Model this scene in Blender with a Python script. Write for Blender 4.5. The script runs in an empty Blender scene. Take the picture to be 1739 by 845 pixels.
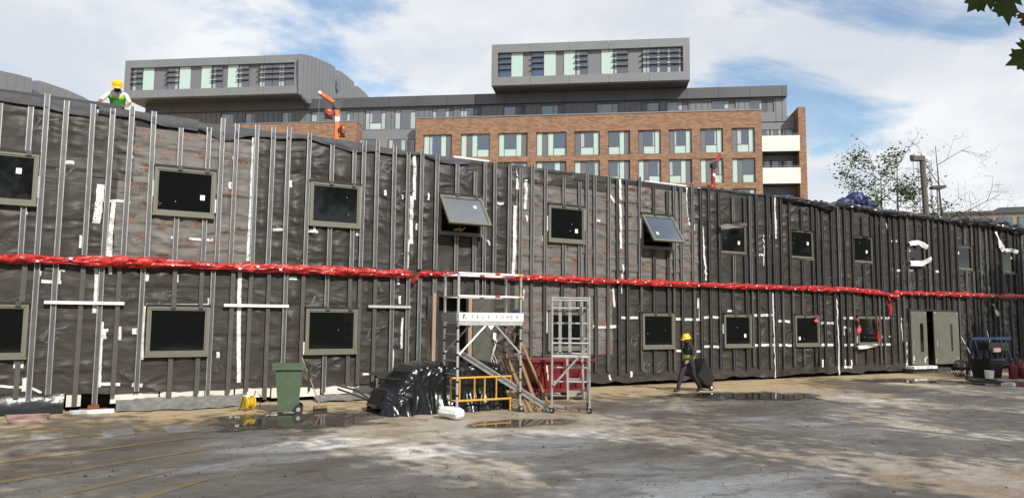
import bpy, math, random
import numpy as np
from mathutils import Vector, Matrix
random.seed(7); np.random.seed(7)
sc = bpy.context.scene
col = sc.collection
R = math.radians
# ------------------------------------------------------------------ camera
F, YAW, PITCH, ROLL, DIST, EYE = 1255.67, .5121, .0937, .0089, 18.497, 2.05
cy_, sy_, cp_, sp_ = math.cos(YAW), math.sin(YAW), math.cos(PITCH), math.sin(PITCH)
FWD = np.array([sy_*cp_, cy_*cp_, sp_]); RT0 = np.array([cy_, -sy_, 0]); UP0 = np.cross(RT0, FWD)
RT = math.cos(ROLL)*RT0 + math.sin(ROLL)*UP0; UP = -math.sin(ROLL)*RT0 + math.cos(ROLL)*UP0
CAM = np.array([0, -DIST, EYE])
cd = bpy.data.cameras.new('camera'); cam = bpy.data.objects.new('camera', cd); col.objects.link(cam)
cd.sensor_width = 36; cd.lens = 36*F/1739; cd.clip_end = 4000; cd.clip_start = .05
M = Matrix((tuple(RT), tuple(UP), tuple(-FWD))).transposed().to_4x4(); M.translation = Vector(CAM)
cam.matrix_world = M; sc.camera = cam
# ------------------------------------------------------------------ sun, sky, exposure
SUN = Vector((-.07, 1, -.75)).normalized()          # direction the light travels
sd = bpy.data.lights.new('sun', 'SUN'); sd.energy = 4.6; sd.angle = R(.55); sd.color = (1, .95, .86)
sun = bpy.data.objects.new('sun', sd); col.objects.link(sun)
sun.rotation_euler = SUN.to_track_quat('-Z', 'Y').to_euler(); sun.location = (0, -40, 40)
sc.view_settings.view_transform = 'Standard'; sc.view_settings.look = 'None'
sc.view_settings.gamma = 1; sc.view_settings.exposure = 0.12; sc.view_settings.use_curve_mapping = False
wd = bpy.data.worlds.new('World'); sc.world = wd; wd.use_nodes = True
def world():
    nt = wd.node_tree; N = nt.nodes; L = nt.links; N.clear()
    out = N.new('ShaderNodeOutputWorld'); bg = N.new('ShaderNodeBackground'); bg.inputs[1].default_value = .14
    sky = N.new('ShaderNodeTexSky'); sky.sky_type = 'NISHITA'; sky.sun_disc = False
    sky.sun_elevation = math.asin(-SUN.z); sky.sun_rotation = math.atan2(-SUN.x, -SUN.y)
    sky.air_density = 1.25; sky.dust_density = .2; sky.ozone_density = 2.2
    tc = N.new('ShaderNodeTexCoord'); sep = N.new('ShaderNodeSeparateXYZ'); L.new(tc.outputs['Generated'], sep.inputs[0])
    def mth(op, a, b=None, c=None):
        m = N.new('ShaderNodeMath'); m.operation = op
        for i, v in enumerate((a, b, c)):
            if v is None: continue
            if isinstance(v, (int, float)): m.inputs[i].default_value = v
            else: L.new(v, m.inputs[i])
        return m.outputs[0]
    zz = mth('ADD', mth('MAXIMUM', sep.outputs[2], 0.0), .22)
    cmb = N.new('ShaderNodeCombineXYZ')
    L.new(mth('DIVIDE', sep.outputs[0], zz), cmb.inputs[0]); L.new(mth('DIVIDE', sep.outputs[1], zz), cmb.inputs[1])
    def noise(scale, det, rough, dist, off):
        mp = N.new('ShaderNodeMapping'); mp.inputs['Location'].default_value = off
        L.new(cmb.outputs[0], mp.inputs[0])
        n = N.new('ShaderNodeTexNoise'); L.new(mp.outputs[0], n.inputs['Vector'])
        n.inputs['Scale'].default_value = scale; n.inputs['Detail'].default_value = det
        n.inputs['Roughness'].default_value = rough; n.inputs['Distortion'].default_value = dist
        return n.outputs['Fac']
    def ramp(v, a, b, interp='EASE'):
        r = N.new('ShaderNodeValToRGB'); r.color_ramp.interpolation = interp
        r.color_ramp.elements[0].position = a; r.color_ramp.elements[1].position = b
        L.new(v, r.inputs[0]); return r.outputs[0]
    cover = ramp(noise(1.15, 10, .60, .35, (3.2, 1.1, 0)), .40, .525)
    wisps = ramp(noise(3.2, 7, .62, .8, (7.7, 2.3, 0)), .40, .75)
    fac = mth('MINIMUM', mth('ADD', mth('MULTIPLY', cover, .9), mth('MULTIPLY', wisps, .35)), .97)
    shade = ramp(noise(1.5, 6, .55, .3, (11.3, 5.9, 0)), .36, .66)
    cc = N.new('ShaderNodeMix'); cc.data_type = 'RGBA'
    L.new(shade, cc.inputs[0]); cc.inputs[6].default_value = (4.7, 4.95, 5.4, 1); cc.inputs[7].default_value = (6.3, 6.35, 6.45, 1)
    mx = N.new('ShaderNodeMix'); mx.data_type = 'RGBA'
    L.new(fac, mx.inputs[0]); L.new(sky.outputs[0], mx.inputs[6]); L.new(cc.outputs[2], mx.inputs[7])
    L.new(mx.outputs[2], bg.inputs[0]); L.new(bg.outputs[0], out.inputs[0])
world()
# ------------------------------------------------------------------ pixel helpers (a pixel gives a direction, a surface gives the distance)
def ray(x, y): return FWD + RT*(x-869.5)/F + UP*(422.5-y)/F
def plane(x, y, P, n):
    d = ray(x, y); n = np.array(n, float); t = ((np.array(P, float)-CAM)@n)/(d@n); return CAM + d*t
def wall(x, y, off=0): return plane(x, y, (0, -off, 0), (0, 1, 0))
def ground(x, y, z=0): return plane(x, y, (0, 0, z), (0, 0, 1))
def depthpt(x, y, dist): return CAM + ray(x, y)*dist
# ------------------------------------------------------------------ noise
def _h(i, j, s):
    v = np.sin(i*127.1 + j*311.7 + s*74.7)*43758.5453; return v - np.floor(v)
def vn(x, y, s=0):
    x = np.asarray(x, float); y = np.asarray(y, float)
    i = np.floor(x); j = np.floor(y); u = x-i; v = y-j; u = u*u*(3-2*u); v = v*v*(3-2*v)
    return (_h(i, j, s)*(1-u)+_h(i+1, j, s)*u)*(1-v) + (_h(i, j+1, s)*(1-u)+_h(i+1, j+1, s)*u)*v
# ------------------------------------------------------------------ materials
MATS = {}
def mat(name, color, rough=.6, metal=0, var=0, vscale=6, bump=0, bscale=40, spec=None, ior=None, color2=None, stretch=None, alpha=None, v0=.35, v1=.65):
    if name in MATS: return MATS[name]
    m = bpy.data.materials.new(name); m.use_nodes = True; nt = m.node_tree; N = nt.nodes; L = nt.links
    b = N['Principled BSDF']; b.inputs['Base Color'].default_value = (*color, 1); b.inputs['Roughness'].default_value = rough
    b.inputs['Metallic'].default_value = metal
    if spec is not None: b.inputs['Specular IOR Level'].default_value = spec
    if ior is not None: b.inputs['IOR'].default_value = ior
    geo = N.new('ShaderNodeNewGeometry'); src = geo.outputs['Position']
    if stretch:
        mp = N.new('ShaderNodeMapping'); mp.inputs['Scale'].default_value = stretch; L.new(src, mp.inputs[0]); src = mp.outputs[0]
    if var or color2:
        n = N.new('ShaderNodeTexNoise'); n.inputs['Scale'].default_value = vscale; n.inputs['Detail'].default_value = 6; n.inputs['Roughness'].default_value = .6
        L.new(src, n.inputs['Vector'])
        r = N.new('ShaderNodeValToRGB'); r.color_ramp.elements[0].position = v0; r.color_ramp.elements[1].position = v1
        c2 = color2 or tuple(c*(1-var) for c in color)
        r.color_ramp.elements[0].color = (*c2, 1); r.color_ramp.elements[1].color = (*color, 1)
        L.new(n.outputs['Fac'], r.inputs[0]); L.new(r.outputs[0], b.inputs['Base Color'])
    if bump:
        n2 = N.new('ShaderNodeTexNoise'); n2.inputs['Scale'].default_value = bscale; n2.inputs['Detail'].default_value = 5
        L.new(src, n2.inputs['Vector'])
        bp = N.new('ShaderNodeBump'); bp.inputs['Strength'].default_value = bump; bp.inputs['Distance'].default_value = .02
        L.new(n2.outputs['Fac'], bp.inputs['Height']); L.new(bp.outputs[0], b.inputs['Normal'])
    MATS[name] = m; return m
mat('membrane_dark', (.046, .0395, .034), .50, var=.25, vscale=1.6, bump=.55, bscale=3, stretch=(.9, 1, 3.2), spec=.36)
mat('membrane_grey', (.165, .150, .138), .6, var=.28, vscale=2, bump=1.0, spec=.3, bscale=2.6, stretch=(.9, 1, 3.0))
mat('membrane_blue', (.085, .088, .10), .65, spec=.2, var=.35, vscale=3, bump=.9, bscale=5)
mat('polythene', (.011, .011, .012), .3, bump=.9, bscale=7, spec=.7)
mat('print_grey', (.092, .095, .098), .6, var=.6, vscale=12)
mat('print_red', (.25, .085, .05), .6, color2=(.17, .115, .09), vscale=9, v0=.35, v1=.6)
mat('tape', (.66, .66, .64), .5, color2=(.42, .42, .41), vscale=22, v0=.3, v1=.5)
mat('zinc', (.14, .141, .146), .42, .5, var=.3, vscale=7, stretch=(1, 1, .4))
mat('zinc_lip_glint', (.48, .485, .50), .38, .6, var=.35, vscale=5)  # lips paler than the web: the sun's glint painted into the colour
mat('stud_brown', (.085, .078, .072), .55, .2, var=.25, vscale=6)
mat('stud_dark', (.068, .068, .072), .5, .3, var=.25, vscale=6)
mat('frame_olive', (.148, .146, .112), .45, var=.08, vscale=4)
mat('glass_dark', (.006, .007, .007), .05, ior=1.5, bump=.06, bscale=1.2)
mat('glass_sky', (.02, .025, .03), .03, ior=4.0)
mat('strip_black', (.006, .006, .006), .6)  # flat black for the strip above each window frame
mat('sticker', (.75, .76, .78), .5)
mat('red_sheet', (.50, .022, .018), .38, color2=(.24, .008, .009), vscale=9, bump=1, bscale=16)
mat('white_board', (.66, .64, .58), .7, var=.15, vscale=5)
mat('white_foam', (.82, .82, .80), .7, var=.06)
mat('dull_sheet', (.22, .215, .20), .5, var=.4, vscale=6, bump=.8, bscale=12)
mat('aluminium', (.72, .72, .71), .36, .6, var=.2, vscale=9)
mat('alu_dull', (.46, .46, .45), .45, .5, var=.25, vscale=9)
mat('black_plastic', (.012, .012, .013), .4)
mat('rubber', (.015, .015, .015), .7)
mat('white_paint', (.78, .78, .76), .45)
mat('dark_text', (.03, .03, .035), .6)
mat('yellow_paint', (.62, .34, .03), .45, var=.25, vscale=9)
mat('yellow_plastic', (.75, .55, .01), .4)
mat('green_plastic', (.055, .095, .048), .55, color2=(.085, .12, .072), vscale=5, v0=.3, v1=.7)
mat('green_dark', (.015, .03, .016), .5)
mat('wood', (.28, .17, .085), .7, var=.35, vscale=9, stretch=(4, 4, .6))
mat('wood_pale', (.36, .24, .17), .7, var=.25, vscale=9, stretch=(4, 4, .6))
mat('red_skip', (.19, .010, .013), .5, color2=(.10, .008, .010), vscale=4)
mat('red_paint', (.42, .035, .025), .4, var=.2)
mat('red_dull', (.30, .035, .022), .5, var=.35, vscale=12)
mat('orange_paint', (.80, .16, .015), .4, var=.12)
mat('steel_dark', (.05, .05, .055), .45, .4)
mat('foil_board', (.085, .091, .074), .45, var=.2, vscale=3)
mat('door_steel', (.105, .108, .084), .45, color2=(.13, .133, .105), vscale=2.5, spec=.3)
mat('interior', (.02, .019, .018), .8)
mat('pink_foam', (.42, .26, .22), .7, var=.15)
mat('brick_red', (.25, .06, .035), .8, var=.3, vscale=20)
mat('skin', (.34, .17, .10), .55)
mat('jacket', (.012, .012, .014), .7, bump=.5, bscale=25)
mat('trousers', (.018, .018, .022), .75, bump=.4, bscale=25)
mat('boot', (.022, .017, .013), .6)
mat('hivis', (.36, .62, .02), .55)
mat('hivis_green', (.07, .36, .06), .55)
mat('reflective', (.62, .64, .62), .35)
mat('shirt_white', (.70, .70, .69), .7)
mat('helmet_yellow', (.82, .48, .01), .3)
mat('beard', (.012, .009, .007), .8)
mat('blue_tarp', (.012, .018, .075), .45, bump=.8, bscale=6)
mat('blue_paint', (.010, .032, .10), .45)
mat('metal_light', (.20, .205, .215), .45, .1, var=.10, vscale=.4)
mat('metal_mid', (.175, .176, .19), .5, .15, var=.08, vscale=.5)
mat('metal_dark', (.095, .097, .105), .45, .3, var=.12, vscale=.5)
mat('metal_soffit', (.10, .10, .10), .6, .1)
mat('mint', (.43, .55, .51), .25)
mat('bg_glass', (.03, .045, .065), .05, ior=2.6)
mat('curtain', (.42, .47, .50), .5, var=.3, vscale=5, stretch=(3, 3, .2))
mat('bg_frame', (.10, .10, .11), .5)
mat('cream_panel', (.70, .68, .60), .6)
mat('buff', (.30, .245, .185), .8, var=.15, vscale=1)
mat('bark', (.065, .052, .042), .9, var=.3, vscale=8)
mat('bark_pale', (.14, .125, .10), .9, var=.35, vscale=5)
mat('leaf', (.055, .085, .018), .55, color2=(.03, .055, .012), vscale=1.5)
mat('leaf_far', (.10, .13, .055), .6, color2=(.05, .075, .03), vscale=.8)
def leaf_trans(name, color):
    m = mat(name, color, .5); b = m.node_tree.nodes['Principled BSDF']; N = m.node_tree.nodes; L = m.node_tree.links
    t = N.new('ShaderNodeBsdfTranslucent'); t.inputs[0].default_value = (color[0]*1.6, color[1]*1.5, color[2]*.8, 1)
    mx = N.new('ShaderNodeMixShader'); mx.inputs[0].default_value = .3
    L.new(b.outputs[0], mx.inputs[1]); L.new(t.outputs[0], mx.inputs[2]); L.new(mx.outputs[0], N['Material Output'].inputs[0])
leaf_trans('maple_green', (.045, .075, .012)); leaf_trans('maple_brown', (.12, .05, .012))
def water_mat():
    m = bpy.data.materials.new('water'); m.use_nodes = True; N = m.node_tree.nodes; L = m.node_tree.links; b = N['Principled BSDF']
    b.inputs['Base Color'].default_value = (.055, .048, .04, 1); b.inputs['Roughness'].default_value = .03; b.inputs['IOR'].default_value = 1.45
    n = N.new('ShaderNodeTexNoise'); n.inputs['Scale'].default_value = 2.5; n.inputs['Detail'].default_value = 2
    g = N.new('ShaderNodeNewGeometry'); L.new(g.outputs['Position'], n.inputs['Vector'])
    bp = N.new('ShaderNodeBump'); bp.inputs['Strength'].default_value = .012; L.new(n.outputs['Fac'], bp.inputs['Height']); L.new(bp.outputs[0], b.inputs['Normal'])
    MATS['water'] = m
water_mat()
def brick_mat():
    m = bpy.data.materials.new('brick_wall'); m.use_nodes = True; N = m.node_tree.nodes; L = m.node_tree.links; b = N['Principled BSDF']
    tc = N.new('ShaderNodeTexCoord'); mp = N.new('ShaderNodeMapping'); mp.inputs['Rotation'].default_value = (R(90), 0, 0)
    L.new(tc.outputs['Object'], mp.inputs[0])
    t = N.new('ShaderNodeTexBrick'); L.new(mp.outputs[0], t.inputs['Vector'])
    t.inputs['Scale'].default_value = 1; t.inputs['Brick Width'].default_value = .45; t.inputs['Row Height'].default_value = .15
    t.inputs['Mortar Size'].default_value = .016; t.inputs['Bias'].default_value = -.1
    t.inputs['Color1'].default_value = (.31, .17, .10, 1); t.inputs['Color2'].default_value = (.15, .08, .05, 1); t.inputs['Mortar'].default_value = (.24, .17, .12, 1)
    n = N.new('ShaderNodeTexNoise'); n.inputs['Scale'].default_value = .7; n.inputs['Detail'].default_value = 5; L.new(tc.outputs['Object'], n.inputs['Vector'])
    mx = N.new('ShaderNodeMix'); mx.data_type = 'RGBA'; mx.blend_type = 'MULTIPLY'; mx.inputs[0].default_value = .6
    r = N.new('ShaderNodeValToRGB'); r.color_ramp.elements[0].color = (.7, .68, .66, 1); r.color_ramp.elements[1].color = (1.25, 1.2, 1.15, 1)
    L.new(n.outputs['Fac'], r.inputs[0]); L.new(t.outputs['Color'], mx.inputs[6]); L.new(r.outputs[0], mx.inputs[7])
    L.new(mx.outputs[2], b.inputs['Base Color']); b.inputs['Roughness'].default_value = .85
    MATS['brick_wall'] = m
brick_mat()
def ground_mat(name, paint=None):
    m = bpy.data.materials.new(name); m.use_nodes = True; N = m.node_tree.nodes; L = m.node_tree.links; b = N['Principled BSDF']
    g = N.new('ShaderNodeNewGeometry'); P = g.outputs['Position']
    def noise(scale, det=6, rough=.6, st=(1, 1, 1), off=(0, 0, 0), dist=0):
        mp = N.new('ShaderNodeMapping'); mp.inputs['Scale'].default_value = st; mp.inputs['Location'].default_value = off; L.new(P, mp.inputs[0])
        n = N.new('ShaderNodeTexNoise'); n.inputs['Scale'].default_value = scale; n.inputs['Detail'].default_value = det; n.inputs['Roughness'].default_value = rough
        n.inputs['Distortion'].default_value = dist; L.new(mp.outputs[0], n.inputs['Vector']); return n.outputs['Fac']
    def ramp(v, a, c0, c, c1):
        r = N.new('ShaderNodeValToRGB'); r.color_ramp.elements[0].position = a; r.color_ramp.elements[0].color = (*c0, 1)
        r.color_ramp.elements[1].position = c; r.color_ramp.elements[1].color = (*c1, 1); L.new(v, r.inputs[0]); return r.outputs[0]
    def mix(f, a, c, blend='MIX'):
        x = N.new('ShaderNodeMix'); x.data_type = 'RGBA'; x.blend_type = blend
        if isinstance(f, float): x.inputs[0].default_value = f
        else: L.new(f, x.inputs[0])
        for s, v in ((6, a), (7, c)):
            if isinstance(v, tuple): x.inputs[s].default_value = (*v, 1)
            else: L.new(v, x.inputs[s])
        return x.outputs[2]
    W = (0, 0, 0); O = (1, 1, 1)
    base = ramp(noise(.55, 8, .62, (1, 1.3, 1)), .35, (.29, .25, .195), .66, (.47, .43, .36))
    white = ramp(noise(.42, 9, .68, (.7, 1.5, 1), (4.3, 2, 0), .6), .52, W, .66, O)
    c = mix(white, base, (.68, .66, .62))
    for (gx, gy, sx_, sy_) in ((5.6, -7.9, .30, .72), (6.9, -11.9, .34, .85), (3.2, -6.4, .5, 1.4)):     # sunlit patches of the yard, painted into the concrete as paler colour
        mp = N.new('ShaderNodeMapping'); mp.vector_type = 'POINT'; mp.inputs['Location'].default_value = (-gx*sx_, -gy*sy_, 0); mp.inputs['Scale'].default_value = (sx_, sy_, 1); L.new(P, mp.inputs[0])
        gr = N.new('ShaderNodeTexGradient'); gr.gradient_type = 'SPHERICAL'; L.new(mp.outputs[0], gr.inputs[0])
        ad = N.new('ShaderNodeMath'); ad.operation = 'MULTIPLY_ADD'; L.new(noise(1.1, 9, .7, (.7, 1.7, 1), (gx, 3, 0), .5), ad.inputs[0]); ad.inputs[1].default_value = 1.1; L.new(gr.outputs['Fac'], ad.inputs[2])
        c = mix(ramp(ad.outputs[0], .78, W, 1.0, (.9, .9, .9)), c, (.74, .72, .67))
    brown = ramp(noise(.33, 8, .65, (.8, 1.5, 1), (9.1, 7, 0), .5), .46, W, .66, O)
    c = mix(brown, c, (.24, .18, .125))
    dark = ramp(noise(1.1, 9, .7, (1, 2.2, 1), (1, 15, 0), .4), .55, W, .72, O)
    c = mix(dark, c, (.15, .13, .11))
    # sandy strip by the building
    sep = N.new('ShaderNodeSeparateXYZ'); L.new(P, sep.inputs[0])
    mr = N.new('ShaderNodeMapRange'); mr.inputs[1].default_value = -5.0; mr.inputs[2].default_value = -2.2; L.new(sep.outputs[1], mr.inputs[0])
    sn = noise(.9, 8, .65, (.6, 1.4, 1), (2, 3, 0), .5)
    mu = N.new('ShaderNodeMath'); mu.operation = 'MULTIPLY'; L.new(mr.outputs[0], mu.inputs[0]); L.new(ramp(sn, .33, W, .52, O), mu.inputs[1])
    c = mix(mu.outputs[0], c, (.47, .36, .21))
    speck = ramp(noise(45, 5, .8), .36, (.38, .36, .33), .50, O)
    c = mix(.75, c, speck, 'MULTIPLY')
    fine = ramp(noise(5, 10, .8, (1, 1.8, 1)), .32, (.62, .59, .56), .66, (1.25, 1.24, 1.22))
    c = mix(.85, c, fine, 'MULTIPLY')
    vo = N.new('ShaderNodeTexVoronoi'); vo.feature = 'DISTANCE_TO_EDGE'; vo.inputs['Scale'].default_value = .28
    va = N.new('ShaderNodeVectorMath'); va.operation = 'ADD'; nn_ = N.new('ShaderNodeTexNoise'); nn_.inputs['Scale'].default_value = 1.3; nn_.inputs['Detail'].default_value = 8; L.new(P, nn_.inputs['Vector'])
    L.new(P, va.inputs[0]); L.new(nn_.outputs['Color'], va.inputs[1]); L.new(va.outputs[0], vo.inputs['Vector'])
    c = mix(ramp(vo.outputs['Distance'], .0025, (.34, .34, .34), .007, W), c, (.07, .06, .05))
    if paint:
        wear = ramp(noise(1.6, 9, .7, (1, 1, 1), (5, 5, 0)), .32, W, .60, (.9, .9, .9))
        c = mix(wear, c, paint)
    L.new(c, b.inputs['Base Color'])
    L.new(ramp(noise(.5, 7, .6, (1, 1.5, 1), (1, 15, 0)), .4, (.75, .75, .75), .68, (.42, .42, .42)), b.inputs['Roughness'])
    bp = N.new('ShaderNodeBump'); bp.inputs['Strength'].default_value = .35; bp.inputs['Distance'].default_value = .02
    L.new(noise(14, 8, .7), bp.inputs['Height']); L.new(bp.outputs[0], b.inputs['Normal'])
    MATS[name] = m
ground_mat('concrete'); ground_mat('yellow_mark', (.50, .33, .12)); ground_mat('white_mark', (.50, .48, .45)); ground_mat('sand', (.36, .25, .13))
# ------------------------------------------------------------------ mesh builder
class MB:
    def __init__(s): s.v = []; s.f = []; s.m = []
    def add(s, vs, fs, mi=0):
        o = len(s.v); s.v += [tuple(map(float, p)) for p in vs]; s.f += [tuple(i+o for i in q) for q in fs]; s.m += [mi]*len(fs); return s
    def box(s, x0, x1, y0, y1, z0, z1, mi=0):
        if x0 > x1: x0, x1 = x1, x0
        if y0 > y1: y0, y1 = y1, y0
        if z0 > z1: z0, z1 = z1, z0
        return s.add([(x0, y0, z0), (x1, y0, z0), (x1, y1, z0), (x0, y1, z0), (x0, y0, z1), (x1, y0, z1), (x1, y1, z1), (x0, y1, z1)],
              [(0, 3, 2, 1), (4, 5, 6, 7), (0, 1, 5, 4), (1, 2, 6, 5), (2, 3, 7, 6), (3, 0, 4, 7)], mi)
    def bar(s, p, q, w, d, side=None, mi=0):
        p = Vector(p); q = Vector(q); t = (q-p).normalized()
        a = Vector(side) if side else (Vector((0, 0, 1)) if abs(t.z) < .9 else Vector((1, 0, 0)))
        a = (a - t*a.dot(t)).normalized(); b = t.cross(a); a = a*w/2; b = b*d/2
        vs = [p-a-b, p+a-b, p+a+b, p-a+b, q-a-b, q+a-b, q+a+b, q-a+b]
        return s.add(vs, [(0, 3, 2, 1), (4, 5, 6, 7), (0, 1, 5, 4), (1, 2, 6, 5), (2, 3, 7, 6), (3, 0, 4, 7)], mi)
    def tube(s, pts, r, n=8, mi=0, cap=True):
        pts = [Vector(p) for p in pts]; rs = r if isinstance(r, (list, tuple)) else [r]*len(pts)
        vs = []; a = None
        for i, p in enumerate(pts):
            t = (pts[min(i+1, len(pts)-1)] - pts[max(i-1, 0)]).normalized()
            if a is None: a = t.cross(Vector((0, 0, 1))) if abs(t.z) < .95 else t.cross(Vector((1, 0, 0)))
            a = (a - t*a.dot(t)).normalized(); b = t.cross(a)
            for k in range(n):
                th = 2*math.pi*k/n; vs.append(p + (a*math.cos(th) + b*math.sin(th))*rs[i])
        fs = [(i*n+k, i*n+(k+1) % n, (i+1)*n+(k+1) % n, (i+1)*n+k) for i in range(len(pts)-1) for k in range(n)]
        if cap: fs += [tuple(range(n-1, -1, -1)), tuple(range((len(pts)-1)*n, len(pts)*n))]
        return s.add(vs, fs, mi)
    def disc(s, c, ax, r, h, n=16, mi=0):
        c = Vector(c); ax = Vector(ax).normalized(); return s.tube([c-ax*h/2, c+ax*h/2], r, n, mi)
    def lathe(s, prof, n=20, c=(0, 0, 0), mi=0, sx=1, sy=1):
        vs = []; c = Vector(c)
        for r, z in prof:
            for k in range(n): vs.append(c + Vector((r*sx*math.cos(2*math.pi*k/n), r*sy*math.sin(2*math.pi*k/n), z)))
        fs = [(i*n+k, i*n+(k+1) % n, (i+1)*n+(k+1) % n, (i+1)*n+k) for i in range(len(prof)-1) for k in range(n)]
        return s.add(vs, fs, mi)
    def prism(s, poly, y0, y1, mi=0):            # polygon in x,z, extruded along y
        n = len(poly); vs = [(x, y0, z) for x, z in poly] + [(x, y1, z) for x, z in poly]
        fs = [tuple(range(n)), tuple(range(2*n-1, n-1, -1))] + [((i+1) % n, i, n+i, n+(i+1) % n) for i in range(n)]
        return s.add(vs, fs, mi)
    def grid(s, Pf, nu, nv, mi=0, skip=None, closed=False):
        P = np.array(Pf, float).reshape(-1, 3)
        fs = [(i*nv+j, (i+1)*nv+j, (i+1)*nv+(j+1) % nv, i*nv+(j+1) % nv) for i in range(nu-1) for j in range(nv if closed else nv-1) if not (skip and skip(i, j))]
        return s.add(P, fs, mi)
    def build(s, name, mats, parent=None, smooth=False, loc=None):
        me = bpy.data.meshes.new(name); me.from_pydata(s.v, [], s.f)
        if isinstance(mats, str): mats = [mats]
        for k in mats: me.materials.append(MATS[k])
        if len(mats) > 1: me.polygons.foreach_set('material_index', s.m)
        if smooth: me.polygons.foreach_set('use_smooth', [True]*len(me.polygons))
        me.validate(); me.update()
        o = bpy.data.objects.new(name, me); col.objects.link(o)
        if parent: o.parent = parent
        if loc is not None: o.location = loc
        return o
def tag(o, label, cat, group=None, kind=None):
    if label: o['label'] = label
    if cat: o['category'] = cat
    if group: o['group'] = group
    if kind: o['kind'] = kind
    return o
def thing(name, label, cat, loc=(0, 0, 0), rz=0, group=None):
    o = bpy.data.objects.new(name, None); col.objects.link(o); o.location = loc; o.rotation_euler = (0, 0, rz); o.empty_display_size = .2
    return tag(o, label, cat, group)
def struct(name, mb, m, kind='structure', **k):
    o = mb.build(name, m, **k); o['kind'] = kind; return o
def inst(name, src, parent, loc=(0, 0, 0), scale=(1, 1, 1), rot=(0, 0, 0), mats=None):
    o = bpy.data.objects.new(name, src); col.objects.link(o); o.parent = parent; o.location = loc; o.scale = scale; o.rotation_euler = rot; return o
_tx = {}
def text_mesh(s, size=1.0):
    if (s, size) in _tx: return _tx[(s, size)]
    c = bpy.data.curves.new('lettering', 'FONT'); c.body = s; c.size = size; c.resolution_u = 2
    o = bpy.data.objects.new('lettering', c); col.objects.link(o); bpy.context.view_layer.update()
    me = o.evaluated_get(bpy.context.evaluated_depsgraph_get()).to_mesh()
    v = [tuple(x.co[:2]) for x in me.vertices]; f = [tuple(p.vertices) for p in me.polygons]
    o.evaluated_get(bpy.context.evaluated_depsgraph_get()).to_mesh_clear()
    bpy.data.objects.remove(o); bpy.data.curves.remove(c)
    w = max((x for x, _ in v), default=0); _tx[(s, size)] = (v, f, w); return _tx[(s, size)]
# ================================================================== the setting: ground, markings, puddles
g = MB(); g.add([(-900, -300, 0), (1200, -300, 0), (1200, 1500, 0), (-900, 1500, 0)], [(0, 1, 2, 3)])
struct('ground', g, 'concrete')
def outline(pts, n=10, jit=.05, seed=1):
    P = [np.array(ground(*p))[:2] for p in pts]; out = []
    for i in range(len(P)):
        a, b, c, d = P[i-1], P[i], P[(i+1) % len(P)], P[(i+2) % len(P)]
        for k in range(n):
            t = k/n; q = .5*((2*b)+(-a+c)*t+(2*a-5*b+4*c-d)*t*t+(-a+3*b-3*c+d)*t**3)
            w = (vn(q[0]*3, q[1]*3, seed)-.5)*jit*2 + (vn(q[0]*9, q[1]*9, seed+1)-.5)*jit
            out.append((q[0]+w, q[1]+w*.8))
    return out
def sheet(name, pts, z, m, label=None, jit=.05, n=10, seed=1):
    o = outline(pts, n, jit, seed); mb = MB(); mb.add([(x, y, z) for x, y in o], [tuple(range(len(o)))])
    return struct(name, mb, m)
def puddle_mat():
    m = bpy.data.materials.new('puddle'); m.use_nodes = True; N = m.node_tree.nodes; L = m.node_tree.links; b = N['Principled BSDF']
    tc = N.new('ShaderNodeTexCoord'); mp = N.new('ShaderNodeMapping'); mp.inputs['Location'].default_value = (-1, -1, 0); mp.inputs['Scale'].default_value = (2, 2, 0); L.new(tc.outputs['Generated'], mp.inputs[0])
    gr = N.new('ShaderNodeTexGradient'); gr.gradient_type = 'SPHERICAL'; L.new(mp.outputs[0], gr.inputs[0])
    g = N.new('ShaderNodeNewGeometry'); n = N.new('ShaderNodeTexNoise'); n.inputs['Scale'].default_value = 1.5; n.inputs['Detail'].default_value = 9; n.inputs['Roughness'].default_value = .62; L.new(g.outputs['Position'], n.inputs['Vector'])
    ma = N.new('ShaderNodeMath'); ma.operation = 'MULTIPLY_ADD'; L.new(n.outputs['Fac'], ma.inputs[0]); ma.inputs[1].default_value = 1.5; L.new(gr.outputs['Fac'], ma.inputs[2])
    def ramp(a, c0, b_, c1):
        r = N.new('ShaderNodeValToRGB'); r.color_ramp.elements[0].position = a; r.color_ramp.elements[1].position = b_; r.color_ramp.elements[0].color = c0; r.color_ramp.elements[1].color = c1
        dv = N.new('ShaderNodeMath'); dv.operation = 'MULTIPLY'; dv.inputs[1].default_value = .5; L.new(ma.outputs[0], dv.inputs[0]); L.new(dv.outputs[0], r.inputs[0]); return r.outputs[0]
    L.new(ramp(.50, (.13, .11, .085, 1), .60, (.075, .064, .05, 1)), b.inputs['Base Color'])
    L.new(ramp(.52, (.55, .55, .55, 1), .585, (.03, .03, .03, 1)), b.inputs['Roughness']); b.inputs['IOR'].default_value = 1.42
    L.new(ramp(.44, (0, 0, 0, 1), .55, (1, 1, 1, 1)), b.inputs['Alpha'])
    MATS['puddle'] = m
puddle_mat()
for (ax, ay), (bx, by), wd_ in (((350, 722), (660, 702), 3.0), ((1120, 673), (1400, 671), 2.3), ((1450, 647), (1630, 645), 2.0), ((1630, 652), (1770, 650), 2.6), ((780, 724), (980, 714), 1.1)):
    A_ = ground(ax, ay)[:2]; B_ = ground(bx, by)[:2]; ln = np.linalg.norm(B_-A_); c_ = (A_+B_)/2
    mb = MB(); mb.add([(-ln*.6, -wd_*.6, 0), (ln*.6, -wd_*.6, 0), (ln*.6, wd_*.6, 0), (-ln*.6, wd_*.6, 0)], [(0, 1, 2, 3)])
    o = struct('puddle', mb, 'puddle', loc=(c_[0], c_[1], .009)); o.rotation_euler = (0, 0, math.atan2(B_[1]-A_[1], B_[0]-A_[0]))
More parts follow.
